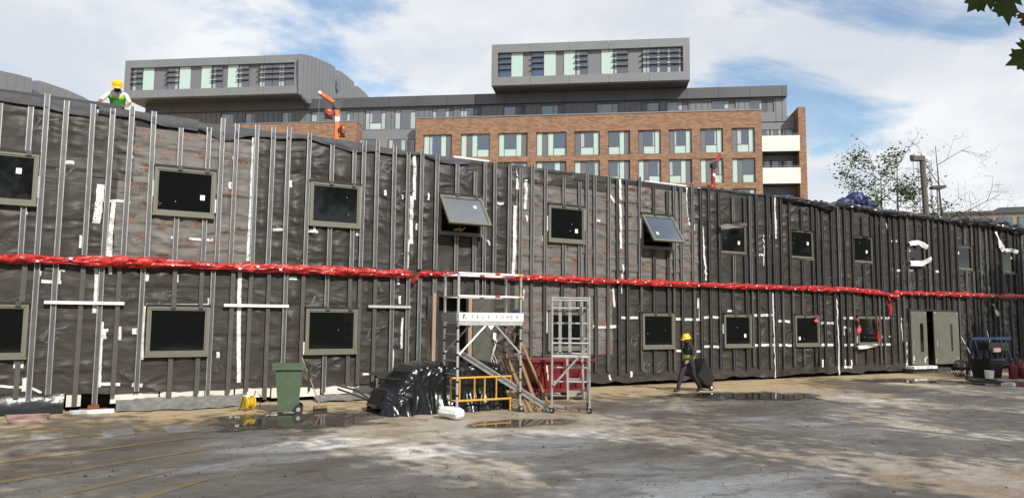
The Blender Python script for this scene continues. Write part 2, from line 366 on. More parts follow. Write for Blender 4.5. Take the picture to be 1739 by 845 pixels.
def stripe(a, b, w, m, name):
    A = ground(*a)[:2]; B = ground(*b)[:2]; d = (B-A)/np.linalg.norm(B-A); nn = np.array([-d[1], d[0]])*w/2
    n = 24; vs = []
    for k in range(n+1):
        q = A+(B-A)*k/n; j = (random.random()-.5)*w*.25
        vs += [(*(q+nn*(1+j)), .0045), (*(q-nn*(1+j)), .0045)]
    mb = MB(); mb.add(vs, [(2*k, 2*k+1, 2*k+3, 2*k+2) for k in range(n)])
    return struct(name, mb, m)
for a, b in (((-120, 800), (330, 742)), ((-120, 838), (345, 762)), ((-80, 880), (300, 795)), ((-150, 768), (270, 727)), ((60, 900), (350, 812)), ((-100, 742), (190, 716))):
    stripe(a, b, .17, 'yellow_mark', 'yellow_road_line')
stripe((520, 697), (640, 684), .10, 'yellow_mark', 'yellow_road_line'); stripe((1120, 664), (1300, 652), .3, 'yellow_mark', 'yellow_road_line')
stripe((1490, 673), (1522, 679), .55, 'yellow_mark', 'yellow_road_line'); stripe((300, 716), (420, 703), .12, 'yellow_mark', 'yellow_road_line')
for p in ([(52, 738), (106, 734), (108, 745), (48, 749)], [(170, 730), (224, 727), (231, 737), (176, 742)], [(276, 726), (325, 722), (341, 732), (285, 736)]):
    mb = MB(); mb.add([(*ground(*q)[:2], .0055) for q in p], [(0, 1, 2, 3)]); struct('white_road_mark', mb, 'white_mark')
# small grit on the concrete
mb = MB()
for k in range(2600):
    x = random.uniform(-4, 24); y = random.uniform(-14, -1); r = random.uniform(.004, .017)*(1 if random.random() < .93 else 1.8)
    a = random.random()*6; pts = [(x+r*math.cos(a+t)*random.uniform(.6, 1.6), y+r*math.sin(a+t)*random.uniform(.6, 1.2), 0) for t in (0, 1.6, 3.1, 4.7)]
    mb.add(pts+[(x, y, r*.8)], [(0, 1, 4), (1, 2, 4), (2, 3, 4), (3, 0, 4)])
o = struct('grit', mb, 'stud_brown', 'stuff'); o['label'] = 'small dark grit and stones scattered on the concrete'
# ================================================================== the modular building
X0, S, SILL1, H1, STO, H2, WW = -1.836, 3.518, 1.166, 1.09, 3.186, 1.075, 1.30
NMOD = range(-1, 13)
OFFS = [-1.58, -1.2, -.74, -.12, .46, .73, 1.06, 1.57]
XA, XB = X0-1.5*S, X0+12.5*S
BLD = thing('modular_building', 'long two storey modular building wrapped in dark membrane with metal studs', 'building')
rs = random.Random(3)
studX = sorted(X0+S*n+o for n in NMOD for o in OFFS)
SX = np.array(studX)
def disp(X, Z):
    X = np.asarray(X, float); Z = np.asarray(Z, float)
    d = np.min(np.abs(X.reshape(-1, 1)-SX.reshape(1, -1)), axis=1).reshape(X.shape)
    env = np.clip((d-.03)/.16, 0.05, 1)
    wx = vn(X*1.3, Z*1.1, 1)-.5; wz = vn(X*2.1, Z*1.7, 14)-.5
    a = vn(X*.8+3+wz, Z*2.6+3.0*wx+1.0*wz, 2); r1 = (1-np.abs(2*a-1))**1.7
    sg = np.where(vn(X*.55, Z*.7, 5) > .5, 1, -1)
    b = vn((X*.8+sg*Z*.55)*1.0+wx, (Z*.85-sg*X*.6)*3.6+2.0*wx, 3); r2 = (1-np.abs(2*b-1))**2.2
    c = vn(X*1.3+wx*2, Z*6.5+5*wx+2*wz, 12); r4 = (1-np.abs(2*c-1))**2
    lap = np.mod(Z*.92+.04*vn(X*.7, Z*0, 8)+.3*np.floor(X/3.5), 1.0); r3 = np.clip((lap-.5)/.02, -1, 1)*(np.abs(lap-.5) < .25)*(1-np.abs(lap-.5)/.25)
    gm = (((X > .3) & (X < 3.15)) | ((X > 10.52) & (X < 17.55))) & (Z > 3.2) | ((X > 10.52) & (X < 14) & (Z > .98))
    sh = np.mod(Z*2.25+.5*vn(X*1.1, Z*0, 21)+.35*np.floor(X/1.3+.4), 1.0); pleat = gm*.034*(1-sh)*np.clip(vn(X*.9, np.floor(Z*2.25), 22)*1.6, .15, 1)
    m1 = vn(X*.7, Z*.9, 6); m2 = vn(X*.8+9, Z*.8, 15)
    return .024 - env*np.clip((6.48-Z)/.35, 0, 1)*(.070*r1*m1 + .085*r2*np.clip((m2-.3)*4, 0, 1)*m2 + .034*r4*m2 - .018) - .008*r3 - pleat
def proud(X, Z):      # outermost surface near a point, for things stuck on the sheet
    X = np.asarray(X, float); Z = np.asarray(Z, float); return np.minimum.reduce([disp(X+a, Z+b) for a, b in ((0, 0), (.04, 0), (-.04, 0), (0, .03), (0, -.03))])
UPW = list(NMOD); LOW = [n for n in NMOD if n <= 8 and n != 3]
holes = []
for n in UPW: holes.append((X0+S*n-WW/2+.02, X0+S*n+WW/2-.02, SILL1+STO+.02, SILL1+STO+H2-.02))
for n in LOW: holes.append((X0+S*n-WW/2+.02, X0+S*n+WW/2-.02, SILL1+.02, SILL1+H1-.02))
DX0, DX1 = wall(744, 560)[0], wall(800, 560)[0]
EX0, EX1 = wall(1544, 575)[0], wall(1625, 575)[0]
holes.append((DX0, DX1, -1, 2.62)); holes.append((EX0, EX1, -1, 2.52))
def membrane(x0, x1, z0, z1, m, bottom_wave=0, extra=0):
    hs = [h for h in holes if h[0] < x1 and h[1] > x0 and h[2] < z1 and h[3] > z0]
    xb = sorted({x0, x1} | {v for h in hs for v in h[:2] if x0 < v < x1}); zb = sorted({z0, z1} | {v for h in hs for v in h[2:] if z0 < v < z1})
    def lin(bs, st):
        out = [bs[0]]
        for a, b in zip(bs, bs[1:]):
            k = max(1, round((b-a)/st)); out += [a+(b-a)*(i+1)/k for i in range(k)]
        return np.array(out)
    xs = lin(xb, .055); zs = lin(zb, .03)
    Xg, Zg = np.meshgrid(xs, zs, indexing='ij')
    Y = disp(Xg, Zg) - extra
    Zw = Zg + (np.maximum(0, 1-(Zg-z0)/.3)*(vn(Xg*2.2, Xg*0, 4)-.5)*bottom_wave)
    def skip(i, j):
        cx = (xs[i]+xs[i+1])/2; cz = (zs[j]+zs[j+1])/2
        return any(h[0] < cx < h[1] and h[2] < cz < h[3] for h in hs)
    mb = MB(); mb.grid(np.stack([Xg, Y, Zw], -1), len(xs), len(zs), skip=skip)
    return mb.build('membrane_sheet', m, BLD, smooth=True)
def spans(a, b, L=3.6):
    k = max(1, math.ceil((b-a)/L)); return [(a+(b-a)*i/k, a+(b-a)*(i+1)/k) for i in range(k)]
ZM = 3.2; ZT = 6.5
dark_up = [(XA, .30), (3.15, 10.52), (17.55, XB)]; grey_up = [(.30, 3.15), (10.52, 17.55)]
PR_D, PR_G = [], []
for a, b in dark_up:
    for s0, s1 in spans(a, b): membrane(s0, s1, ZM, ZT, 'membrane_dark'); PR_D.append((s0, s1, ZM, ZT))
for a, b in grey_up:
    for s0, s1 in spans(a, b): membrane(s0, s1, ZM, ZT-.2, 'membrane_grey'); PR_G.append((s0, s1, ZM, ZT-.2))
for s0, s1 in spans(XA, 10.52): membrane(s0, s1, .34, ZM, 'membrane_dark', .08); PR_D.append((s0, s1, .5, ZM))
membrane(10.52, 14.0, .98, ZM, 'membrane_grey'); PR_G.append((10.52, 14, .98, ZM)); membrane(10.52, 14.0, .12, .98, 'membrane_dark', .06)
for s0, s1 in spans(14.0, XB): membrane(s0, s1, .12, ZM, 'membrane_dark', .10); PR_D.append((s0, s1, .3, ZM))
# overlaps of one sheet on the next
membrane(10.52, 13.9, 6.02, 6.5, 'membrane_dark', .05, .02); membrane(-.2, .60, 5.05, 6.4, 'membrane_dark', .05, .02); membrane(17.1, 18.1, 5.3, 6.4, 'membrane_dark', .05, .02)
# printed marks on the sheets
def put(mb, v, f, X, Z, sc_=1, rot=0, y=.006, mi=0):
    c, s = math.cos(rot), math.sin(rot)
    xs = np.array([X+(p[0]*c-p[1]*s)*sc_ for p in v]); zs = np.array([Z+(p[0]*s+p[1]*c)*sc_ for p in v])
    ys = proud(xs, zs)-y; mb.add(list(zip(xs, ys, zs)), f, mi)
LOGO_V = [(0, 0), (.05, 0), (.17, .24), (.12, .24), (.19, .24), (.5, .27), (.44, .22), (.18, .20), (.07, -.03), (.2, -.10), (.34, .06), (.29, .08), (.19, -.04), (.09, .02), (.24, .17), (.36, .18), (.30, .12), (.2, .11)]
LOGO_F = [(0, 1, 2, 3), (7, 6, 5, 4), (8, 9, 12, 13), (9, 10, 11, 12), (17, 16, 15, 14)]
def inside(X, Z, m=.05): return any(h[0]-m < X < h[1]+m and h[2]-m < Z < h[3]+m for h in holes)
t1 = text_mesh('STANZA', .19); t2 = text_mesh('membrane', .09)
for (a, b, z0, z1) in PR_D:
    mb = MB(); row = 0; z = z0+.25 if z0 > 3 else z0+.15
    while z < z1-.35:
        x = a+.15+(.5 if row % 2 else 0)+.2*(a % 1); k = row
        while x < b-.5:
            if not inside(x+.25, z+.1, .12) and rs.random() < .7:
                if k % 2: put(mb, LOGO_V, LOGO_F, x, z, 1.0+.2*rs.random(), .1)
                else:
                    put(mb, t1[0], t1[1], x, z-.05, .8, .42); put(mb, t2[0], t2[1], x-.03, z+.12, .8, .42)
            x += .95; k += 1
        z += .83; row += 1
    if mb.v: mb.build('printed_marks', 'print_grey', BLD)['kind'] = 'stuff'
ty = text_mesh('Tyvek', .20); su = text_mesh('SUPRO', .07)
ICON_V, ICON_F = [], []
for (x_, z_, w__, h__) in ((0, 0, .2, .022), (0, .035, .13, .05), (.15, .035, .05, .05), (0, .10, .06, .05), (.08, .10, .12, .022), (.08, .13, .12, .02), (-.10, .02, .07, .03)):
    i_ = len(ICON_V); ICON_V += [(x_, z_), (x_+w__, z_), (x_+w__, z_+h__), (x_, z_+h__)]; ICON_F.append((i_, i_+1, i_+2, i_+3))
for (a, b, z0, z1) in PR_G:
    mb = MB(); row = 0; z = z0+.12
    while z < z1-.12:
        x = a+.1+(.32 if row % 2 else 0); k = row
        while x < b-.35:
            if not inside(x+.2, z+.05, .1) and rs.random() < .8:
                if (k+row//2) % 2: put(mb, ICON_V, ICON_F, x+.1, z, .95)
                else: put(mb, ty[0], ty[1], x, z, 1, -.03); put(mb, su[0], su[1], x+.02, z-.10, 1, -.03)
            x += .72; k += 1
        z += .40; row += 1
    mb.build('printed_marks', 'print_red', BLD)['kind'] = 'stuff'
# studs ------------------------------------------------------------
def stud_mesh(name, prof, mats, lips):
    mb = MB(); n = len(prof)
    vs = [(x, y, 0) for x, y in prof]+[(x, y, 1) for x, y in prof]
    mb.add(vs, [tuple(range(n)), tuple(range(2*n-1, n-1, -1))], 0)
    for i in range(n): mb.add([vs[i], vs[(i+1) % n], vs[n+(i+1) % n], vs[n+i]], [(3, 2, 1, 0)], 1 if i in lips else 0)
    me = bpy.data.meshes.new(name); me.from_pydata(mb.v, [], mb.f)
    for k in mats: me.materials.append(MATS[k])
    me.polygons.foreach_set('material_index', mb.m); me.update(); return me
profA = [(-.053, 0), (-.053, -.062), (-.036, -.062), (-.034, -.036), (.034, -.036), (.036, -.062), (.053, -.062), (.053, 0)]
profB = [(-.048, 0), (-.048, -.055), (.048, -.055), (.048, 0)]
sA = stud_mesh('stud', profA, ['zinc', 'zinc_lip_glint'], (1, 5)); sB = stud_mesh('stud', profB, ['stud_brown', 'zinc'], (0, 2)); sC = stud_mesh('stud', profA, ['stud_dark', 'zinc'], (1, 5))
def stud(X, z0, z1, m): inst('stud', m, BLD, (X, -.006, z0), (1+.06*rs.uniform(-1, 1), 1, z1-z0), (0, R(rs.uniform(-.25, .25)), 0))
for n in NMOD:
    xc = X0+S*n
    for k, o in enumerate(OFFS):
        x = xc+o+rs.uniform(-.03, .03)
        zt = 6.52+rs.uniform(-.08, .10)
        if n < 3: zt += .17
        ms = sA if n < 5 else (sC if rs.random() < .75 else sA)
        if k in (3, 4):
            stud(x, SILL1+STO+H2+.03, zt-.22-rs.random()*.1, ms); stud(x, 3.30, SILL1+STO-.05, ms)
        else: stud(x, 3.30+rs.uniform(-.04, .04), zt, ms)
    for k, o in enumerate(OFFS):
        x = xc+o+rs.uniform(-.06, .06)+.02; zb = (.30 if xc < 10.5 else .42)+rs.uniform(-.06, .08)
        if xc < 10.5 and rs.random() < .15: zb -= .17
        ms = (sA if rs.random() < .45 else sB) if n < 4 else (sC if rs.random() < .6 else sB)
        zt = 3.12+rs.uniform(-.03, .03)
        if n == 3 and DX0-.1 < x < DX1+.15: stud(x, 2.66, zt, ms); continue
        if EX0-.08 < x < EX1+.08: stud(x, 2.57, zt, sC); continue
        if k in (3, 4) and n in LOW: stud(x, SILL1+H1+.05, zt, ms); stud(x, zb, SILL1-.06, ms)
        else: stud(x, zb, zt, ms)
# windows ----------------------------------------------------------
def ring(mb, w, h, b, y0, y1, z=0, mi=0):
    mb.box(-w/2, w/2, y0, y1, z, z+b, mi); mb.box(-w/2, w/2, y0, y1, z+h-b, z+h, mi)
    mb.box(-w/2, -w/2+b, y0, y1, z+b, z+h-b, mi); mb.box(w/2-b, w/2, y0, y1, z+b, z+h-b, mi)
def window(n, up, style):
    h = H2 if up else H1; z = SILL1+(STO if up else 0); x = X0+S*n
    mb = MB(); ring(mb, WW, h, .06, -.10, .04)
    if style != 'open': ring(mb, WW-.124, h-.124, .030, -.082, .02, z=.062)
    deep = up and n >= 6
    w = mb.build('window', 'frame_olive', BLD, loc=(x, .15 if deep else 0, z))
    mb = MB(); mb.box(-WW/2-.015, WW/2+.015, -.125, 0, -.045, -.003); mb.build('sill', 'frame_olive', w)
    mb = MB(); mb.box(-WW/2-.02, WW/2+.02, -.115, .0, h+.002, h+.05); mb.build('head_strip', 'strip_black', w) if not deep else None
    for cx in (() if deep else (-.12, .46)):
        mb = MB(); mb.box(cx-.05, cx+.05, -.125, -.1015, h-.05, h+.055); mb.build('clip', 'stud_dark', w)
    if style == 'open':
        a = R(38 if n == 3 else 34); hh = h-.02; W2 = WW-.02
        def rot(p): # sash hinged at the head, foot swung out
            x_, y_, z_ = p; dz = z_-hh; return (x_, y_*math.cos(a)+dz*math.sin(a)-.06, hh+dz*math.cos(a)-y_*math.sin(a)-.02)
        mb = MB(); ring(mb, W2, hh, .075, -.03, .03); mb.v = [rot(p) for p in mb.v]; mb.build('sash', 'frame_olive', w)
        mb = MB(); mb.box(-W2/2+.07, W2/2-.07, -.012, .012, .07, hh-.07); mb.v = [rot(p) for p in mb.v]; mb.build('pane', 'glass_sky', w)
        mb = MB()
        for sx in (-1, 1): mb.bar((sx*(WW/2-.09), -.02, h*.55), rot((sx*(W2/2-.05), .03, hh*.3)), .02, .012)
        mb.build('stay', 'steel_dark', w)
        sp = [(.28, -.016, hh*.6), (.37, -.016, hh*.6), (.37, -.016, hh*.7), (.28, -.016, hh*.7)] if n == 3 else [(-.4, -.016, .25), (-.31, -.016, .25), (-.31, -.016, .36), (-.4, -.016, .36)]
        mb = MB(); mb.add([rot(p) for p in sp], [(0, 1, 2, 3)]); mb.build('sticker', 'sticker', w)
        if n == 3:
            mb = MB()
            for q in range(9): mb.bar((-.18+q*.02, -.13, .08+.03*rs.random()), (-.24+q*.045, -.15, .10+.10*rs.random()), .022, .02)
            mb.build('rag', 'yellow_paint', w)
    else:
        mb = MB(); mb.box(-WW/2+.09, WW/2-.09, -.06, -.045, .09, h-.09); mb.build('pane', 'glass_dark', w)
        if rs.random() < .85 and not (not up and n in (1, 2)):
            sx = rs.choice((-.4, .36, .3, .38)); sz = rs.uniform(.25, .75)
            mb = MB(); mb.box(sx-.05, sx+.05, -.064, -.061, sz-.06, sz+.06); mb.build('sticker', 'sticker', w)
        mb = MB()
        for q in range(rs.choice((0, 0, 1, 2))):
            sx = rs.uniform(-.45, .45); sz = rs.uniform(.2, .85); mb.box(sx-.007, sx+.007, -.0635, -.061, sz-.006, sz+.007)
        if mb.v: mb.build('paint_fleck', 'sticker', w)['kind'] = 'stuff'
    # tape along the edges
    for sd in (-1, 1):
        if rs.random() < .75:
            z0_ = rs.uniform(-.05, .5)*h; z1_ = z0_+rs.uniform(.25, .6)*h
            mb = MB(); xx = sd*(WW/2+.022); mb.box(xx-.017, xx+.017, -.06, -.02, z0_, min(z1_, h+.08)); mb.build('tape_strip', 'tape', w)
    return w
for n in UPW: window(n, True, 'open' if n in (3, 5) else 'shut')
for n in LOW: window(n, False, 'shut')
# tape strips -------------------------------------------------------
def tape(x1, y1, x2, y2, w):
    A = wall(x1, y1); B = wall(x2, y2); A = np.array([A[0], A[2]]); B = np.array([B[0], B[2]]); L = np.linalg.norm(B-A)
    if L < 1e-3: return
    d = (B-A)/L; nn = np.array([-d[1], d[0]])*w/2; k = max(2, int(L/.07)); vs = []
    bend = rs.uniform(-.02, .02)
    for i in range(k+1):
        t = i/k; q = A+(B-A)*t+nn/w*2*bend*math.sin(t*math.pi)+nn*rs.uniform(-.12, .12)
        for sg in (1, 0, -1):
            p = q+nn*sg; vs.append((p[0], 0, p[1]))
    ys = proud([p[0] for p in vs], [p[2] for p in vs])-.006; vs = [(p[0], y, p[2]) for p, y in zip(vs, ys)]
    mb = MB(); mb.add(vs, [f for i in range(k) for f in ((3*i, 3*i+1, 3*i+4, 3*i+3), (3*i+1, 3*i+2, 3*i+5, 3*i+4))]); mb.build('tape_strip', 'tape', BLD)
TP = '''224 205 221 298 9|171 313 163 379 15|193 343 184 435 9|184 341 221 344 6|431 231 421 443 8|168 224 168 237 8|110 276 126 276 7|398 264 398 275 7|391 309 391 321 7|44 353 44 364 6
290 403 302 403 7|321 405 362 407 6|70 477 104 479 7|99 459 98 481 8|60 463 70 464 10|76 456 110 460 4|163.7 455 160 531 8|172 546 167 657 10|178 558 178 575 7|174 560 184 560 7|195 566 206 566 6|203 554 203 577 7|166 651 204 652 7|224 653 242 654 9|246 519 242 610 5|248 516.5 356 516.5 4|355 506 355 523 6|353 553 353 560 5|353 572 353 579 5|353 588 353 594 5
408 459 406 649 9|23 618 40 618 15|0 655 50 657 5|50 657 70 667 5|41 641 40 664 8|137 399 136 421 5|188 385 187 465 7|250 463 249 477 7|301 466 301 479 5|229 557 229 567 9|370 597 370 607 7|333 646 333 653 7
494 306 494 318 6|463 390 481 390 7|522 393 539 394 6|533 384 533 395 6|653 323 653 332 7|682 331 683 338 5|727 328 727 340 5|704 261 703 339 9|699 333 698 414 9|695 407 693 455 4|708 379 707 390 5|665 397 665 405 4|827 408 832 416 6|844 345 854 346 7|607 391 607 400 7|874 349 872 465 10|877 303 877 322 7|491 472 504 473 8|676 470 677 483 7|679 502 679 516 7|684 539 682 591 6|668 593 667 623 4
879 284 879 300 8|878 304 879 322 9|892 298 892 355 9|894 365 895 376 6|1053 304 1054 422 8|1037 331 1044 345 7|1057 449 1057 473 6|1166 318 1168 383 7|1193 383 1199 476 7|1012 440 1012 470 4|922 400 922 410 5|1010 405 1010 414 6|1013 374 1019 376 7|1177 381 1177 391 6
890 491 889 510 4|1041 487 1044 521 8|1056 480 1055 498 7|1006 554 1047 554 9|1052 539 1084 539 8|1087 519 1087 529 6|1147 541 1190 542 8|1186 506 1186 523 7|1194 508 1194 524 7|1189 493 1188 543 3|1195 539 1221 539 8|1148 595 1190 596 7|1190 546 1190 606 4|1196 588 1222 589 8|1234 528 1243 528 7|1072 630 1072 640 8|1035 636 1038 645 6|1278 497 1278 506 8|992 586 992 599 7
1279 535 1313 535 9|1320 545 1342 546 9|1392 548 1422 549 9|1428 539 1450 539 9|1493 539 1515 539 9|1279 586 1345 586 9|1392 585 1415 585 9|1429 585 1452 585 9|1496 585 1517 585 9|1313 495 1317 641 7|1420 507 1426 636 8|1531 539 1533 579 6|1538 581 1541 630 7|1398 610 1398 623 10|1436 610 1436 625 8|1446 610 1446 625 8|1436 623 1446 623 8|1433 553 1433 569 8|1442 553 1442 569 6|1433 555 1442 555 8|1497 570 1499 573 8|1510 571 1513 571 7
1317 332 1316 405 7|1296 399 1297 451 5|1287 432 1287 466 5|1286 433 1297 434 7|1302 404 1306 400 9|1504 379 1513 405 6|1514 409 1524 409 8|1522 459 1529 459 9|1543 459 1550 459 6|1588 461 1594 461 9|1484 565 1484 590 5'''
for it in TP.replace('\n', '|').split('|'):
    q = list(map(float, it.split())); tape(q[0], q[1], q[2], q[3], q[4]/100)
# bright metal rails fixed across the studs
for a, b in (((75, 513), (211, 516)), ((380, 518), (490, 520)), ((625, 520), (697, 521))):
    A = wall(*a, .07); B = wall(*b, .07); mb = MB(); mb.box(A[0], B[0], -.11, -.069, A[2]-.03, A[2]+.035); mb.build('metal_rail', 'white_paint' if a[0] < 600 else 'aluminium', BLD)
# core, roof, plinth boards
mb = MB(); mb.box(XA, XB, .5, 13, .16, 6.3); mb.build('core', 'interior', BLD)
mb = MB(); mb.box(XA, XB, .03, .48, ZT-.32, ZT-.05); mb.box(XA, XB, .03, .48, ZM-.12, ZM+.12); mb.build('floor_edge', 'interior', BLD)
mb = MB(); mb.box(XA, XB, .03, 13.2, ZT-.04, ZT+.01); mb.build('roof', 'membrane_blue', BLD)
mb = MB(); mb.box(XA, XB, .6, 12.8, 0, .158); mb.build('plinth', 'interior', BLD)
xb = wall(111, 680)[0]
for i, (a, b) in enumerate(((wall(111, 680)[0], wall(138, 680)[0]), (wall(186, 680)[0], wall(270, 672)[0]), (wall(271, 672)[0], wall(398, 670)[0]), (wall(399, 670)[0], wall(460, 665)[0]), (wall(461, 665)[0], wall(545, 660)[0]), (wall(546, 660)[0], wall(640, 655)[0]), (wall(641, 655)[0], wall(735, 650)[0]))):
    mb = MB(); mb.box(a+.01, b-.01, .05, .075, .10+.03*(i % 2), .42); mb.build('plinth_board', 'white_board', BLD)
# black damp sheet at the far left foot
def cloth(name, m, parent, fn, nu, nv, smooth=True, thick=0):
    P = [fn(i/(nu-1), j/(nv-1)) for i in range(nu) for j in range(nv)]
    mb = MB(); mb.grid(P, nu, nv); o = mb.build(name, m, parent, smooth=smooth)
    if thick: s = o.modifiers.new('thickness', 'SOLIDIFY'); s.thickness = thick
    return o
xl, xr = XA, wall(108, 690)[0]
cloth('damp_sheet', 'polythene', BLD, lambda u, v: (xl+(xr-xl)*u, -.02-.28*v**2+.02*float(vn(u*30, v*5, 3)), .40*(1-v)+.012), 60, 14)
# parapet flap: loose blue-grey membrane hanging over the top edge
def flap(x0, x1, ztop, drop, seed, m='membrane_blue', out=.012):
    n = int((x1-x0)/.07)
    def fn(u, v):
        X = x0+(x1-x0)*u; sag = .06*math.sin(X*2.1+seed)+.10*(float(vn(X*1.3, 0, seed))-.5)
        dz = drop*(.5+.75*float(vn(X*1.6, 3, seed)))
        y = -.012-out*math.sin(v*2.6)-.035*float(vn(X*3, v*3, seed+1))-.022*float(vn(X*7, v*5, seed+2))
        return (X, y+.06*(1-v)**2, ztop+.10*float(vn(X*.9, 1, seed+4))-dz*v+sag*v*.5-.05*(1-v)**3)
    return cloth('parapet_flap', m, BLD, fn, n, 10)
for i, (a, b, zt, dr) in enumerate(((XA, -.2, 6.66, .36), (-.15, 1.9, 6.64, .30), (1.85, 3.6, 6.58, .34), (3.55, 6.9, 6.58, .30), (6.85, 9.0, 6.52, .22))):
    flap(a, b, zt, dr, i*3+1)
mb = MB(); mb.bar((XA, .10, 6.70), (.3, .10, 6.69), .12, .2); mb.build('roof_edge_board', 'black_plastic', BLD)
# black polythene bunched along the far roof edge
def wad(name, m, parent, pts, rad, n=14, seed=1, amp=.5, step=.08, flat=.7, label=None):
    P = [np.array(p, float) for p in pts]; Ls = [np.linalg.norm(b-a) for a, b in zip(P, P[1:])]; tot = sum(Ls); k = max(6, int(tot/step))
    V = []
    for i in range(k+1):
        t = tot*i/k; j = 0
        while j < len(Ls)-1 and t > Ls[j]: t -= Ls[j]; j += 1
        c = P[j]+(P[j+1]-P[j])*min(1, t/Ls[j]); d = (P[j+1]-P[j])/Ls[j]
        a = np.cross(d, (0, 0, 1)); a = a/np.linalg.norm(a) if np.linalg.norm(a) > .1 else np.array([1., 0, 0]); b = np.cross(a, d)
        s_ = tot*i/k; e = min(1, (min(i, k-i)+.25)/2.5)**.5
        r0 = rad*(.7+.6*float(vn(s_*1.6, 0, seed)))*e
        for q in range(n):
            th = 2*math.pi*q/n
            w1 = float(vn(s_*4, q*.9+th, seed+2)); w2 = abs(2*float(vn(s_*9+q*.7, th*2.2, seed+3))-1)
            rr = r0*(1-amp/2+amp*w1-.35*amp*w2)
            V.append(c+a*math.cos(th)*rr+b*math.sin(th)*rr*flat)
    mb = MB(); mb.grid(V, k+1, n, closed=True); mb.f += [tuple(range(n-1, -1, -1)), tuple(range(k*n, (k+1)*n))]; mb.m += [0, 0]
    return mb.build(name, m, parent, smooth=False)
def roofpts(l, y=.05): return [wall(a, b, -y) for a, b in l]
wad('polythene_wad', 'polythene', BLD, roofpts([(1180, 319), (1260, 329), (1330, 337)], .1), .10, seed=4)
wad('polythene_wad', 'polythene', BLD, roofpts([(1325, 336), (1370, 344), (1405, 352), (1418, 352)], -.02), .24, seed=5)
wad('polythene_wad', 'polythene', BLD, roofpts([(1410, 346), (1450, 352), (1480, 358)], .05), .18, seed=6)
wad('polythene_wad', 'polythene', BLD, roofpts([(1476, 358), (1520, 363), (1590, 371), (1640, 378)], -.02), .20, seed=7)
wad('polythene_wad', 'polythene', BLD, roofpts([(1630, 376), (1665, 377), (1700, 384), (1735, 391)], -.05), .30, seed=8)
wad('white_cloth', 'white_foam', BLD, roofpts([(1424, 353), (1450, 350), (1462, 352)], .3), .10, seed=9)
for a, b in (((770, 266), (830, 274)), ((1095, 308), (1165, 316))): mb = MB(); mb.bar(wall(*a, -.1), wall(*b, -.1), .05, .05); mb.build('edge_trim', 'white_paint', BLD)
# torn film at a far window and a loose strip
def strip3(name, m, parent, pts, w, nseg=14, seed=1):
    P = [np.array(p) for p in pts]
    def at(t):
        t *= len(P)-1; i = min(int(t), len(P)-2); return P[i]+(P[i+1]-P[i])*(t-i)
    def fn(u, v):
        c = at(u); d = at(min(1, u+.02))-at(max(0, u-.02)); nn = np.array([-d[2], 0, d[0]]); nn = nn/np.linalg.norm(nn)
        return c+nn*w*(v-.5)+np.array([0, -.05*math.sin(v*3+u*6)-.04*float(vn(u*8, v*3, seed)), 0])
    return cloth(name, m, parent, fn, nseg, 5)
strip3('film_flap', 'white_foam', BLD, [wall(1543, 414, .13), wall(1560, 411, .15), wall(1574, 420, .12)], .18, seed=2)
strip3('film_flap', 'white_foam', BLD, [wall(1545, 447, .13), wall(1565, 447, .2), wall(1580, 440, .22)], .22, seed=3)
strip3('film_flap', 'white_foam', BLD, [wall(1690, 393, .08), wall(1696, 408, .12), wall(1703, 426, .10)], .22, seed=4)
strip3('film_flap', 'white_foam', BLD, [wall(1704, 426, .13), wall(1716, 424, .15), wall(1727, 428, .13)], .16, seed=5)
strip3('film_flap', 'red_sheet', BLD, [wall(1455, 540, .13), wall(1459, 553, .14), wall(1458, 566, .13)], .13, seed=6)
strip3('film_flap', 'red_sheet', BLD, [wall(1490, 540, .13), wall(1492, 560, .14), wall(1492, 580, .13)], .07, seed=7)
strip3('film_flap', 'red_sheet', BLD, [wall(1384, 535, .13), wall(1386, 541, .15), wall(1385, 547, .13)], .12, seed=8)
strip3('film_flap', 'white_board', BLD, [wall(1455, 590, .13), wall(1472, 588, .2), wall(1487, 586, .13)], .12, seed=9)
strip3('membrane_flap', 'membrane_grey', BLD, [wall(1222, 387, .13), wall(1245, 383, .2), wall(1266, 383, .14)], .16, seed=10)
strip3('membrane_flap', 'tape', BLD, [wall(1685, 516, .10), wall(1690, 525, .16), wall(1694, 536, .2)], .10, seed=11)
# door opening of the near doorway: timber post, printed insulation board, membrane return
mb = MB(); A = wall(737, 512, .12); mb.box(A[0]-.05, A[0]+.05, -.16, -.075, .02, 2.72); mb.build('timber_post', 'wood_pale', BLD)
a, b = wall(797, 560)[0], wall(827, 560)[0]
mb = MB(); mb.box(a, b, -.22, -.13, .25, 2.68); ib = mb.build('insulation_board', 'foil_board', BLD)
mb = MB(); tt = text_mesh('insulation', .13)
for i in range(9):
    z = .5+i*.25; X = a+.03+(i % 2)*.12
    for p0 in ((tt[0], tt[1]),):
        c, s = math.cos(.75), math.sin(.75); mb.add([(X+(p[0]*c-p[1]*s)*.55, -.223, z+(p[0]*s+p[1]*c)*.55) for p in p0[0]], p0[1])
mb.build('printed_marks', 'dark_text', ib)['kind'] = 'stuff'
mb = MB(); mb.box(a-.12, a-.01, -.19, -.02, .25, 2.66); mb.build('timber_stud', 'wood_pale', BLD)
cloth('membrane_flap', 'membrane_dark', BLD, lambda u, v: (DX0-.35+.28*u, -.03-.12*u-.04*math.sin(v*9), .3+2.35*v), 6, 22)
# cable drop with socket on the wall
A = wall(838, 572, .06); mb = MB(); mb.box(A[0]-.05, A[0]+.05, -.13, -.066, A[2]-.09, A[2]+.12); so = mb.build('socket_box', 'white_foam', BLD)
mb = MB()
for k in range(3): mb.tube([(A[0]+.02*k-.02+.07*math.sin(i*.9+k), -.09-.02*k, A[2]-.09-i*.1) for i in range(12)], .008, 5)
mb.build('cable', 'white_foam', so)
